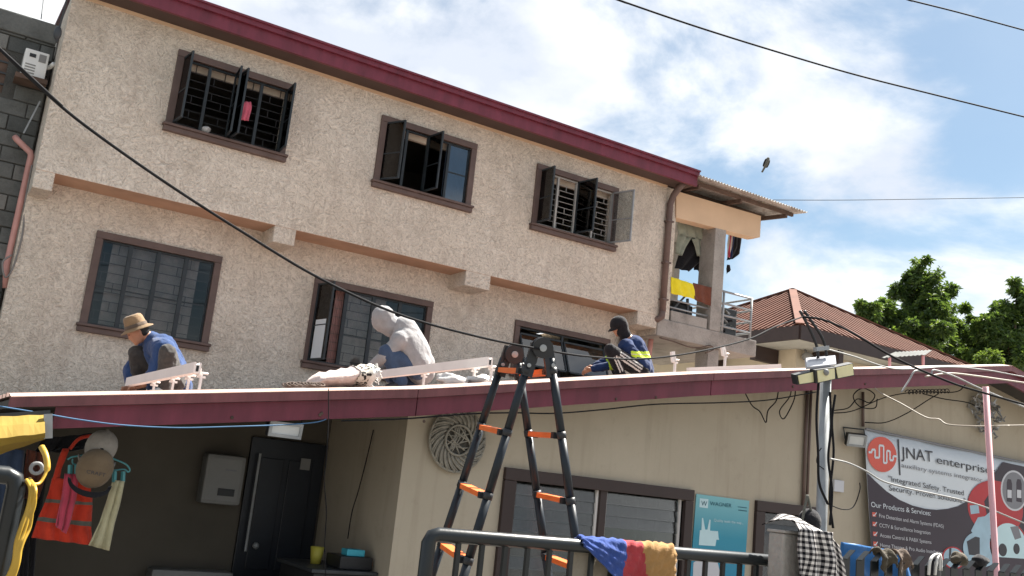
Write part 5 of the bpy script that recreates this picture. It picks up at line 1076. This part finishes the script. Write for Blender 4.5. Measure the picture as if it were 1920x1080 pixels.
def cap(px, py, sc, mat, bmat, Y, label, brim_dn=True, text=None):
    c = at(px, py, Y); t = thing('baseball_cap', label, 'cap', c, 'caps hanging in the porch'); b = MB()
    up = Vector((.12, -.25, 1)).normalized(); rt = Vector((1, 0, -.1)); rt = (rt-up*rt.dot(up)).normalized(); fw = up.cross(rt)
    if fw.y > 0: fw = -fw
    b.ell(c, rt, fw, up, .112*sc, .085*sc, .128*sc, 22, 14); b.build('crown', mat, t, smooth=True)
    rows = []
    for j in range(4):
        q = j/3; rows.append([c-up*(.10*sc)*(1-.1*q)+rt*((.115+.02*q)*sc*math.cos(a))-up*(.075*sc*math.sin(a)*(.4+.6*q)) +fw*(.075*sc*math.sin(a)*(1+.1*q)) for a in [math.pi*i/16 for i in range(17)]])
    b = MB(); b.grid(rows); b.build('brim', bmat, t, smooth=True, solid=.006)
    if text:
        text_mesh(t, text, c+rt*-.055*sc+fw*.083*sc-up*.02, c+rt*.06*sc+fw*.083*sc-up*.02, .022, 'p_text', (0, -.1, 1), .012)
    b = MB(); b.ell(c+up*.128*sc, rt, fw, up, .012, .012, .006); b.build('top_button', bmat, t, smooth=True)
    return t
cap(178, 878, 1.0, 'f_khaki', 'f_black', 6.72, 'khaki cap with dark lettering and a navy brim hanging under the grey cap', text='CRAFT')
cap(190, 838, .88, 'f_greycap', 'f_greycap', 6.76, 'pale grey cap with white tag hanging over the khaki cap')
b = MB(); p = at(192, 856, 6.66); b.obox(p, (1,0,0), (0,1,0), (0,0,1), .014, .002, .02); b.build('white_tag', 'p_white', bpy.data.objects['baseball_cap.001'])
sheet('black_jacket', [(80, 822, 180, 812), (70, 840, 165, 838), (60, 850, 130, 846)], 7.15, 'f_black', 'black jacket bunched up behind the orange vest strap', 'jacket', amp=.04, fq=3)
sheet('navy_jacket', [(-30, 830, 45, 845), (-30, 900, 40, 905), (-30, 1000, 30, 1010), (-30, 1110, 30, 1110)], 6.9, 'f_jeand', 'dark blue jacket hanging below the yellow awning at the left edge', 'jacket', amp=.03, fq=3)
sheet('maroon_shirt', [(50, 842, 82, 850), (45, 890, 84, 895), (42, 935, 70, 935)], 7.1, 'f_brown', 'dark maroon shirt hanging between the awning and the vest', 'shirt', amp=.03, fq=2)
sheet('black_tarp', [(40, 850, 92, 852), (48, 940, 78, 950), (40, 1000, 66, 1010), (35, 1100, 60, 1100)], 7.3, 'f_black', 'black sheet hanging behind the yellow hose', 'sheet', amp=.03, fq=2)
aw = thing('yellow_awning', 'yellow tarpaulin awning under the roof corner at the left edge', 'awning', at(40, 810, 6.2))
b = MB(); rows = []
for j, (ya, yb, Y) in enumerate(((783, 779, 6.30), (800, 795, 6.22), (822, 812, 6.15), (835, 819, 6.2), (852, 822, 6.6))):
    l, r = at(-60, ya+(ya-yb)*.6, Y), at(84, yb, Y); rows.append([l.lerp(r, i/14)+Vector((0, 0, .002*math.sin(i*1.3+j))) for i in range(15)])
b.grid(rows); b.build('tarp', 'f_awning', aw, smooth=False, solid=.006)
b = MB(); b.bar(at(90, 776, 6.25), at(90, 822, 6.25), .03, .045); b.build('end_plate', 'galv', aw); b = MB(); b.bar(at(-40, 786, 6.32), at(94, 777, 6.32), .03, .05); b.build('front_bar', 'steel_dark', aw)
hs = thing('yellow_hose', 'bundle of yellow hose hung on the left gate leaf', 'hose', at(45, 960, 3.35))
for k in range(6):
    dx = (k-2)*3.4; w = 2.5*math.sin(k*2.1); b = MB(); b.tube(spline([at(52+dx*.35, 904-abs(dx)*.6, 3.385+.006*k), at(61+dx*.5, 918, 3.345-.004*k), at(57+dx*.6+w, 950, 3.335), at(45+dx*.8-w, 988, 3.33+.004*k), at(35+dx*.7, 1018, 3.335), at(28+dx*.5+w, 1058, 3.33), at(12+dx, 1100, 3.34)], 6), .0062, 8); b.build('hose_strand', 'yellow_hose', hs, smooth=True)
b = MB(); b.tube(spline([at(60, 908, 3.36), at(75, 905, 3.38), at(88, 880, 3.4), at(86, 855, 3.42), at(78, 838, 3.45)], 6), [.005]*12+[.010]*13, 8); b.build('hose_loop', 'yellow_hose', hs, smooth=True)
b = MB(); b.lathe(at(68, 878, 5.6), (1,0,0), (0,0,1), (0,-1,0), [(.018, 0), (.035, 0), (.035, .02), (.018, .02), (.018, 0)], 18); tag(b.build('pulley', 'grey_plastic', smooth=True), 'small grey pulley ring hanging beside the yellow hose', 'pulley')

# ================================================================== trees
def tree(name, label, base, blobs, n_leaf, leaf, mats, seed, group='trees behind the houses', lsz=.17):
    rnd = random.Random(seed); t = thing(name, label, 'tree', base, group); base = Vector(base)
    b = MB(); top = sum((c for c, r in blobs), Vector())/len(blobs); b.tube(spline([base, base.lerp(top, .45)+Vector((.15, .1, 0)), top], 6), [.24-.015*i for i in range(13)], 9); b.build('trunk', 'bark', t, smooth=True)
    for c, r in blobs:
        b = MB(); s = base.lerp(top, rnd.uniform(.45, .8)); b.tube(spline([s, s.lerp(c, .5)+Vector((0, 0, -.2)), c], 5), [.09-.007*i for i in range(11)], 7); b.build('limb', 'bark', t, smooth=True)
    sat = []
    for c, r in blobs:
        for k in range(6):
            d = Vector((rnd.gauss(0,1), rnd.gauss(0,1), rnd.gauss(.3,1))).normalized(); sat.append((c+d*r*rnd.uniform(.7, 1.0), r*rnd.uniform(.22, .42)))
    allb = [(c, r*.82) for c, r in blobs]+sat; wts = [r*r for c, r in allb]
    for mi, mt in enumerate(mats):
        b = MB(); vs = []; fs = []
        for k in range(n_leaf//len(mats)):
            c, r = rnd.choices(allb, wts)[0]
            while True:
                q = Vector((rnd.uniform(-1,1), rnd.uniform(-1,1), rnd.uniform(-1,1)))
                if .25 < q.length < 1: break
            q = q*(.75+.35*noise.noise(c+q*2.2)); p = c+Vector((q.x*r, q.y*r, q.z*r*.95))
            if noise.noise(p*1.5+Vector((seed, 0, 0))) < .0: continue
            # a whorl of leaves
            for w in range(4):
                d = Vector((rnd.gauss(0,1), rnd.gauss(0,1), rnd.gauss(.15,.7))).normalized(); s_ = d.cross(Vector((rnd.gauss(0,1), rnd.gauss(0,1), rnd.gauss(0,1)))).normalized(); L = lsz*rnd.uniform(.6, 1.25); W_ = L*.19; o = len(vs)
                dr = Vector((0, 0, -.25*L))
                vs += [p, p+d*L*.5+s_*W_, p+d*L+dr, p+d*L*.5-s_*W_]; fs.append((o, o+1, o+2, o+3))
        b.add(vs, fs); b.build('crown', mt, t)
def bl(Y, lst): return [(at(x, y, Y+dy), r) for x, y, r, dy in lst]
tree('tree', 'tall bushy tree behind the brown roof, left of the two', at(1735, 720, 26)*1.0, bl(26, [(1735, 520, .95, 0), (1722, 560, 1.1, .4), (1755, 570, 1.1, -.4), (1700, 610, 1.2, .2), (1770, 620, 1.3, .3), (1735, 630, 1.4, -.6), (1660, 600, .9, .5), (1640, 620, .85, .2), (1625, 590, .6, .3), (1690, 650, 1.3, 0), (1800, 600, .8, .1), (1815, 650, .9, 0), (1760, 670, 1.2, -.2), (1775, 545, .6, .2)]), 24000, None, ['leaf_a', 'leaf_a', 'leaf_a', 'leaf_b'], 5, lsz=.24)
tree('tree', 'bushy tree cut off by the right edge of the photo', at(1900, 730, 24)*1.0, bl(24, [(1905, 560, .8, 0), (1880, 590, .9, .2), (1920, 600, 1.2, .1), (1860, 630, .9, 0), (1890, 650, 1.2, -.3), (1945, 640, 1.3, 0), (1850, 670, .9, .3), (1900, 680, 1.0, .1), (1960, 580, 1.0, .2)]), 17000, None, ['leaf_a', 'leaf_a', 'leaf_a', 'leaf_b'], 9, lsz=.24)
p = at(1860, 690, 14); tree('shrub', 'bright yellow green shrub top just above the gable', (p.x, 14, 0), [(at(1845, 684, 14), .28), (at(1868, 686, 14), .25), (at(1855, 690, 14), .4)], 1200, None, ['leaf_b'], 3, 'shrubs behind the houses', .1)

# small bird in the sky
bd = thing('bird', 'small dark bird flying in the open sky right of the roof', 'bird', at(1437, 306, 20)); c = at(1437, 306, 20)
ub = (CU*.9+CR*.35).normalized(); rb = (CR-ub*CR.dot(ub)).normalized()
b = MB(); b.ell(c, rb, CW, ub, .075, .08, .16, 14, 10); b.ell(c+ub*.13, rb, CW, ub, .05, .05, .06, 12, 8); b.prism([c-ub*.12+rb*.03, c-ub*.12-rb*.03, c-ub*.30-rb*.05, c-ub*.30], CW*.02); b.build('body', 'f_tape', bd, smooth=True)
for s_ in (-1, 1):
    b = MB(); b.ell(c+rb*(.06*s_)-ub*.0, rb, CW, ub, .03, .06, .13, 10, 8); b.build('wing', 'f_black', bd, smooth=True)

# ================================================================== people
def capsule(b, p0, r0, p1, r1, seg=14):
    p0, p1 = Vector(p0), Vector(p1); d = p1-p0; L = d.length; n = d/L if L > 1e-6 else Vector((0,0,1)); pts = []; rs = []
    for k in range(5):
        a = math.pi/2*k/4; pts.append(p0-n*r0*math.cos(a)); rs.append(max(.001, r0*math.sin(a)))
    for k in range(5):
        a = math.pi/2*k/4; pts.append(p1+n*r1*math.sin(a)); rs.append(max(.001, r1*math.cos(a)))
    b.tube(pts, rs, seg)
def flesh(name, parent, mat, caps, ells=(), voxel=.014, smooth=5, wr=0, wfreq=9, seed=0, inflate=0, matfn=None):
    b = MB()
    for p0, r0, p1, r1 in caps: capsule(b, p0, r0+inflate, p1, r1+inflate)
    for c, ax, ay, az, rx, ry, rz in ells: b.ell(c, ax, ay, az, rx+inflate, ry+inflate, rz+inflate, 18, 12)
    o = b.build(name, mat, None, smooth=True)
    md = o.modifiers.new('r', 'REMESH'); md.mode = 'VOXEL'; md.voxel_size = voxel
    if smooth: sm = o.modifiers.new('s', 'SMOOTH'); sm.iterations = smooth; sm.factor = .5
    dg = bpy.context.evaluated_depsgraph_get(); me = bpy.data.meshes.new_from_object(o.evaluated_get(dg)); o.modifiers.clear(); old = o.data; o.data = me; bpy.data.meshes.remove(old); me.name = name
    if wr:
        co = [v.co.copy() for v in me.vertices]; no = [v.normal.copy() for v in me.vertices]
        for v, c, n in zip(me.vertices, co, no):
            q = c*wfreq+Vector((seed, 0, 0)); w = 1-abs(noise.noise(q+Vector((noise.noise(q*.7), 0, noise.noise(q*.6+Vector((4,0,0)))))*1.5))*2.2; v.co = c+n*wr*w
    me.materials.clear()
    for mt in (mat if isinstance(mat, list) else [mat]): me.materials.append(MAT(mt))
    me.polygons.foreach_set('use_smooth', [True]*len(me.polygons))
    if matfn: me.polygons.foreach_set('material_index', [matfn(p.center) for p in me.polygons])
    else: me.polygons.foreach_set('material_index', [0]*len(me.polygons))
    WL[o.name] = Vector((0,0,0)); attach(o, parent); return o
class Man:
    def __init__(s, ref, Y0, label, base):
        s.d0 = Y0/ray(*ref).y; p = s.P(*base); s.t = thing('person', label, 'person', (p.x, p.y, roofz(p.x)), 'workers crouching on the maroon roof')
    def P(s, x, y, dd=0): return atD(x, y, s.d0+dd)
def hand(caps, w, f, side, sc=1.0):           # palm and five bent fingers; w wrist, f direction, side thumb side
    f = f.normalized(); side = (side-f*side.dot(f)).normalized(); dn = f.cross(side)
    if dn.z > 0: dn = -dn
    pc = w+f*.05*sc; caps.append((w, .026*sc, pc+f*.03*sc, .030*sc)); caps.append((pc+side*.022*sc, .02*sc, pc+f*.035*sc-side*.024*sc, .018*sc))
    for i, L in enumerate((.070, .078, .072, .058)):
        r = pc+f*.036*sc+side*((1.5-i)*.020*sc); k = r+f*(L*.5*sc)+dn*.012*sc; e = k+f*(L*.25*sc)+dn*(L*.42*sc); caps += [(r, .0095*sc, k, .009*sc), (k, .009*sc, e, .0075*sc)]
    r = w+f*.02*sc+side*.026*sc; k = r+side*.028*sc+f*.025*sc+dn*.01; caps += [(r, .012*sc, k, .011*sc), (k, .011*sc, k+f*.028*sc+dn*.012*sc, .009*sc)]
def head(caps, ells, c, fw, up, r=.1):
    fw = fw.normalized(); up = (up-fw*up.dot(fw)).normalized(); sd = fw.cross(up)
    ells += [(c, sd, fw, up, r*.76, r*.95, r*1.02), (c+fw*.035*(r/.1)-up*.055*(r/.1), sd, fw, up, r*.56, r*.62, r*.62), (c+fw*.088*(r/.1)-up*.022*(r/.1), sd, fw, up, .014, .02, .028), (c+fw*.07*(r/.1)-up*.098*(r/.1), sd, fw, up, .028, .022, .018), (c+fw*.075*(r/.1)+up*.022*(r/.1), sd, fw, up, .05, .016, .012), (c+fw*.082*(r/.1)-up*.068*(r/.1), sd, fw, up, .024, .012, .010)]
    for s in (-1, 1): ells.append((c+sd*(s*r*.76)-up*.015, fw, sd, up, .018, .010, .030))
    return fw, up, sd

# ---- worker with straw hat and blue shirt
M = Man((262, 735), 9.8, 'worker in blue shirt and straw hat crouching at the left rail', (290, 735)); P = M.P
hd_ = P(257, 621, -.02); fwd = (CR*-.72-CU*.52-CW*.42).normalized(); hup = (CU*.9-CR*.38+CW*.0)
caps, ells = [], []; fw, up, sd = head(caps, ells, hd_, fwd, hup, .098)
nk = P(281, 634, .05)
caps += [(hd_-fw*.03-up*.05, .052, nk, .056), (nk, .07, P(300, 652, .05), .13), (P(300, 655, .04), .13, P(322, 705, .08), .14)]
LS, LE, LH = P(306, 655, -.16), P(292, 700, -.24), P(268, 722, -.26); RS, RE, RH = P(280, 650, .20), P(246, 694, .16), P(247, 722, .02)
caps += [(LS, .055, LE, .043), (LE, .042, LH, .03), (RS, .055, RE, .043), (RE, .042, RH, .03)]
LHip, LK, LA = P(326, 716, -.03), P(314, 660, -.34), P(306, 728, -.22); RHip, RK, RA = P(318, 716, .2), P(256, 662, .02), P(262, 728, .12)
caps += [(LHip, .09, LK, .062), (LK, .058, LA, .042), (RHip, .09, RK, .062), (RK, .058, RA, .042)]
hand(caps, LH, P(250, 726, -.28)-LH, CU*.5-CW); hand(caps, RH, P(240, 728, -.06)-RH, CU*.5-CW)
flesh('body', M.t, 'skin', caps, ells, .010, 3)
shirt = [(nk+(P(300, 652, .05)-nk)*.25, .075, P(300, 652, .05), .135), (P(300, 655, .05), .14, P(318, 690, .08), .145), (P(318, 690, .08), .145, P(334, 722, .10), .12), (LS, .085, P(322, 700, 0), .12), (RS, .085, P(322, 700, .16), .12), (LS, .074, LE, .062), (LE, .06, LE.lerp(LH, .45), .05), (RS, .072, RE, .062), (RE, .06, RE.lerp(RH, .75), .048), (LS, .09, RS, .09), (P(300, 700, -.05), .08, P(290, 722, -.1), .06)]
flesh('shirt', M.t, 'f_blue', shirt, (), .013, 4, .007, 12, 1, inflate=.014)
tr = [(LHip, .10, LK, .073), (LK, .073, LA, .058), (RHip, .10, RK, .073), (RK, .073, RA, .058), (LHip, .11, RHip, .11)]
flesh('trousers', M.t, 'f_grey', tr, (), .013, 4, .009, 12, 2)
for A_, T_ in ((LA, P(284, 733, -.36)), (RA, P(240, 733, .06))):
    flesh('shoe', M.t, 'shoe', [(A_+Vector((0,0,-.02)), .045, A_.lerp(T_, .5)+Vector((0,0,-.025)), .042), (A_.lerp(T_, .5)+Vector((0,0,-.025)), .042, T_+Vector((0,0,-.02)), .034)], (), .01, 3)
hat_up = (CU*.94-CR*.32-CW*.10).normalized(); hr = (CR-hat_up*CR.dot(hat_up)).normalized(); hf = hat_up.cross(hr); ho = P(256, 615, -.02)
b = MB(); b.lathe(ho, hr, hf, hat_up, [(.098, .0), (.150, -.022), (.156, -.020), (.152, -.012), (.104, .010), (.098, .05), (.090, .10), (.080, .122), (.055, .132), (.02, .118), (0, .114)], 30); ht = b.build('straw_hat', 'f_hat', M.t, smooth=True)
b = MB(); b.lathe(ho, hr, hf, hat_up, [(.1055, .010), (.1025, .042), (.1045, .042), (.1075, .010)], 30); b.build('hat_band', 'f_hatband', ht, smooth=True)
b = MB(); b.ell(hd_-fw*.035-up*.01, sd, fw, up, .079, .075, .085); b.build('hair', 'hair', M.t, smooth=True)
for s in (-1, 1):
    b = MB(); b.ell(hd_+fw*.083+sd*.032*s+up*.004, sd, fw, up, .012, .006, .006, 8, 6); b.build('eye', 'hair', M.t)

# ---- hooded worker
M = Man((745, 715), 9.7, 'worker in pale hooded sweatshirt and jeans bending over the sack', (760, 715)); P = M.P
hd_ = P(718, 602, .02); fwd = (CR*-.75-CU*.62+CW*.22).normalized(); caps, ells = [], []; fw, up, sd = head(caps, ells, hd_, fwd, CU*.8-CR*.5, .1)
nk = P(744, 618, .04); ch_ = P(762, 640, .04); pv_ = P(784, 692, .06)
caps += [(hd_-fw*.03-up*.04, .055, nk, .06), (nk, .08, ch_, .15), (ch_, .15, pv_, .14)]
LS, LE, LH = P(750, 638, -.13), P(722, 668, -.20), P(697, 686, -.10); RS, RE, RH = P(748, 640, .22), P(735, 680, .18), P(712, 694, .06)
caps += [(LS, .058, LE, .045), (LE, .044, LH, .032), (RS, .058, RE, .045), (RE, .044, RH, .032)]
LHip, LK, LA = P(782, 693, -.06), P(724, 660, -.20), P(752, 715, -.16); RHip, RK, RA = P(784, 700, .18), P(735, 706, .12), P(790, 716, .2)
caps += [(LHip, .095, LK, .066), (LK, .062, LA, .045), (RHip, .095, RK, .066), (RK, .062, RA, .045)]
hand(caps, LH, P(680, 694, -.06)-LH, CU*.4-CW); hand(caps, RH, P(694, 698, 0)-RH, CU*.4-CW)
flesh('body', M.t, 'skin', caps, ells, .010, 3)
flesh('hood', M.t, 'f_hoodie', [(hd_, .122, hd_-fw*.03+up*.03, .128), (hd_-fw*.02-up*.06, .112, nk.lerp(hd_, .35), .118)], (), .012, 6, .006, 11, 3)
hood = [(nk, .10, ch_, .175), (ch_, .185, P(776, 664, .03), .185), (P(776, 664, .03), .185, P(790, 696, .05), .15), (P(758, 634, -.04), .13, P(782, 680, -.04), .14), (RS, .09, P(788, 690, .16), .125), (P(757, 619, .04), .15, P(776, 655, .05), .165), (P(770, 628, .04), .10, P(798, 680, .06), .10), (LS, .084, LE, .072), (LE, .068, LE.lerp(LH, .95), .049), (RS, .08, RE, .068), (RE, .064, RE.lerp(RH, .9), .045), (LS, .10, RS, .10)]
flesh('hooded_sweatshirt', M.t, 'f_hoodie', hood, (), .013, 9, .003, 12, 5, inflate=.004)
for A_, B_ in ((LE, LH), (RE, RH)):
    w_ = A_.lerp(B_, .93); d_ = (B_-A_).normalized(); b = MB(); b.tube([w_-d_*.025, w_, w_+d_*.025], [.046, .050, .044], 14); b.build('sleeve_cuff', 'f_hoodie', M.t, smooth=True)
flesh('jeans', M.t, 'f_jean', [(LHip, .10, LK, .080), (LK, .078, LA, .066), (RHip, .10, RK, .078), (RK, .076, RA, .064), (LHip, .11, RHip, .11)], (), .013, 4, .009, 10, 6)
for A_, T_ in ((LA, P(728, 722, -.20)), (RA, P(770, 722, .15))):
    flesh('shoe', M.t, 'dark_plastic', [(A_+Vector((0,0,-.02)), .045, A_.lerp(T_, .5)+Vector((0,0,-.025)), .042), (A_.lerp(T_, .5)+Vector((0,0,-.025)), .042, T_+Vector((0,0,-.02)), .034)], (), .01, 3)

# ---- worker in navy
M = Man((1180, 703), 10.0, 'worker in navy jacket with lime bands and black cap crouching at right', (1180, 703)); P = M.P
hd_ = P(1161, 612, .0); fwd = (CR*-.86-CU*.36-CW*.10).normalized(); caps, ells = [], []; fw, up, sd = head(caps, ells, hd_, fwd, CU*.95-CR*.2, .1)
nk = P(1174, 632, .03); ch_ = P(1188, 650, .03); pv_ = P(1204, 694, .05)
caps += [(hd_-fw*.03-up*.05, .055, nk, .06), (nk, .07, ch_, .14), (ch_, .14, pv_, .14)]
LS, LE, LH = P(1174, 650, -.13), P(1154, 684, -.10), P(1110, 692, -.1); RS, RE, RH = P(1176, 650, .22), P(1148, 672, .2), P(1112, 688, .1)
caps += [(LS, .058, LE, .045), (LE, .044, LH, .032), (RS, .058, RE, .045), (RE, .044, RH, .032)]
LHip, LK, LA = P(1202, 696, -.08), P(1144, 656, -.30), P(1166, 706, -.22); RHip, RK, RA = P(1204, 696, .18), P(1146, 668, .2), P(1160, 706, .16)
caps += [(LHip, .095, LK, .064), (LK, .06, LA, .044), (RHip, .095, RK, .064), (RK, .06, RA, .044)]
hand(caps, LH, P(1094, 697, -.1)-LH, CU*.6-CW*.5); hand(caps, RH, P(1098, 692, .08)-RH, CU*.6-CW*.5)
flesh('body', M.t, 'skin', caps, ells, .010, 3)
zb_ = lambda c: (c-CAM)
def px(c):
    v = c-CAM; z = v.dot(CW); return 960+FPX*v.dot(CR)/z, 540-FPX*v.dot(CU)/z
def jm(c):
    x, y = px(c)
    yb = 664+(x-1190)*.03
    if x > 1183 and (yb-5.5 < y < yb-.6 or yb+.8 < y < yb+6): return 1
    if x > 1183 and abs(y-yb) <= .8: return 2
    if x < 1175:
        d_ = (LE-LS).normalized(); q = (c-LE).dot(d_)
        e_ = (LH-LE).normalized(); q2 = (c-LE).dot(e_)
        if .02 < q2 < .09: return 1
    return 0
jk = [(nk+(ch_-nk)*.1, .075, ch_, .148), (ch_, .15, P(1199, 676, .05), .15), (P(1199, 676, .05), .15, P(1207, 698, .06), .14), (LS, .09, P(1204, 690, -.04), .12), (RS, .09, P(1204, 690, .14), .12), (LS, .078, LE, .066), (LE, .064, LE.lerp(LH, .93), .046), (RS, .076, RE, .066), (RE, .064, RE.lerp(RH, .9), .046), (LS, .10, RS, .10)]
flesh('jacket', M.t, ['f_navy', 'f_lime', 'f_white'], jk, (), .011, 4, .009, 9, 8, matfn=jm)
def tm(c):
    d_ = (LK-LHip); L_ = d_.length; d_ /= L_; q = (c-LHip).dot(d_); 
    n_ = c-(LHip+d_*q); lat = n_.dot(CU)
    if n_.dot(CW) < -.01 and .12*L_ < q < L_*.80 and ((-.008 < lat < .010) or (.024 < lat < .042) or (-.042 < lat < -.024)): return 1
    d2 = (LA-LK); L2 = d2.length; d2 /= L2; q = (c-LK).dot(d2); n_ = c-(LK+d2*q); lat = n_.dot(CR)
    if n_.dot(CW) < -.01 and .22*L2 < q < L2*.8 and ((.0 < lat < .016) or (.030 < lat < .046)): return 1
    return 0
flesh('trousers', M.t, ['f_black', 'f_white'], [(LHip, .105, LK, .078), (LK, .078, LA, .062), (RHip, .10, RK, .074), (RK, .074, RA, .06), (LHip, .11, RHip, .11)], (), .010, 4, .005, 12, 9, matfn=tm)
for A_, T_ in ((LA, P(1138, 710, -.28)), (RA, P(1134, 710, .12))):
    flesh('shoe', M.t, 'grey_plastic', [(A_+Vector((0,0,-.0)), .045, A_.lerp(T_, .5)+Vector((0,0,-.01)), .042), (A_.lerp(T_, .5)+Vector((0,0,-.01)), .042, T_+Vector((0,0,-.0)), .034)], (), .01, 3)
flesh('balaclava', M.t, 'f_black', [(hd_-fw*.02-up*.05, .085, nk, .075)], [(hd_-fw*.022, sd, fw, up, .090, .098, .112), (hd_-up*.065+fw*.0, sd, fw, up, .078, .085, .07)], .011, 3, .004, 14, 2)
b = MB(); co = hd_+up*.02; b.ell(co-fw*.005+up*.008, sd, fw, up, .100, .118, .112, 22, 14); b.v = [v if (v-co).dot(up) > -.01 else v-up*((v-co).dot(up)+.01) for v in b.v]; cp_ = b.build('black_cap', 'f_black', M.t, smooth=True)
b = MB(); rows = []
for j in range(4):
    q = j/3; rows.append([co+fw*(.09+.075*q*math.cos(a))+sd*(.088*math.sin(a))-fw*.09*(1-math.cos(a))+up*(.012-.03*q-.02*abs(math.sin(a))) for a in [(-.5+i/12)*2.4 for i in range(13)]])
b.grid(rows); b.build('cap_brim', 'f_black', cp_, smooth=True, solid=.006)
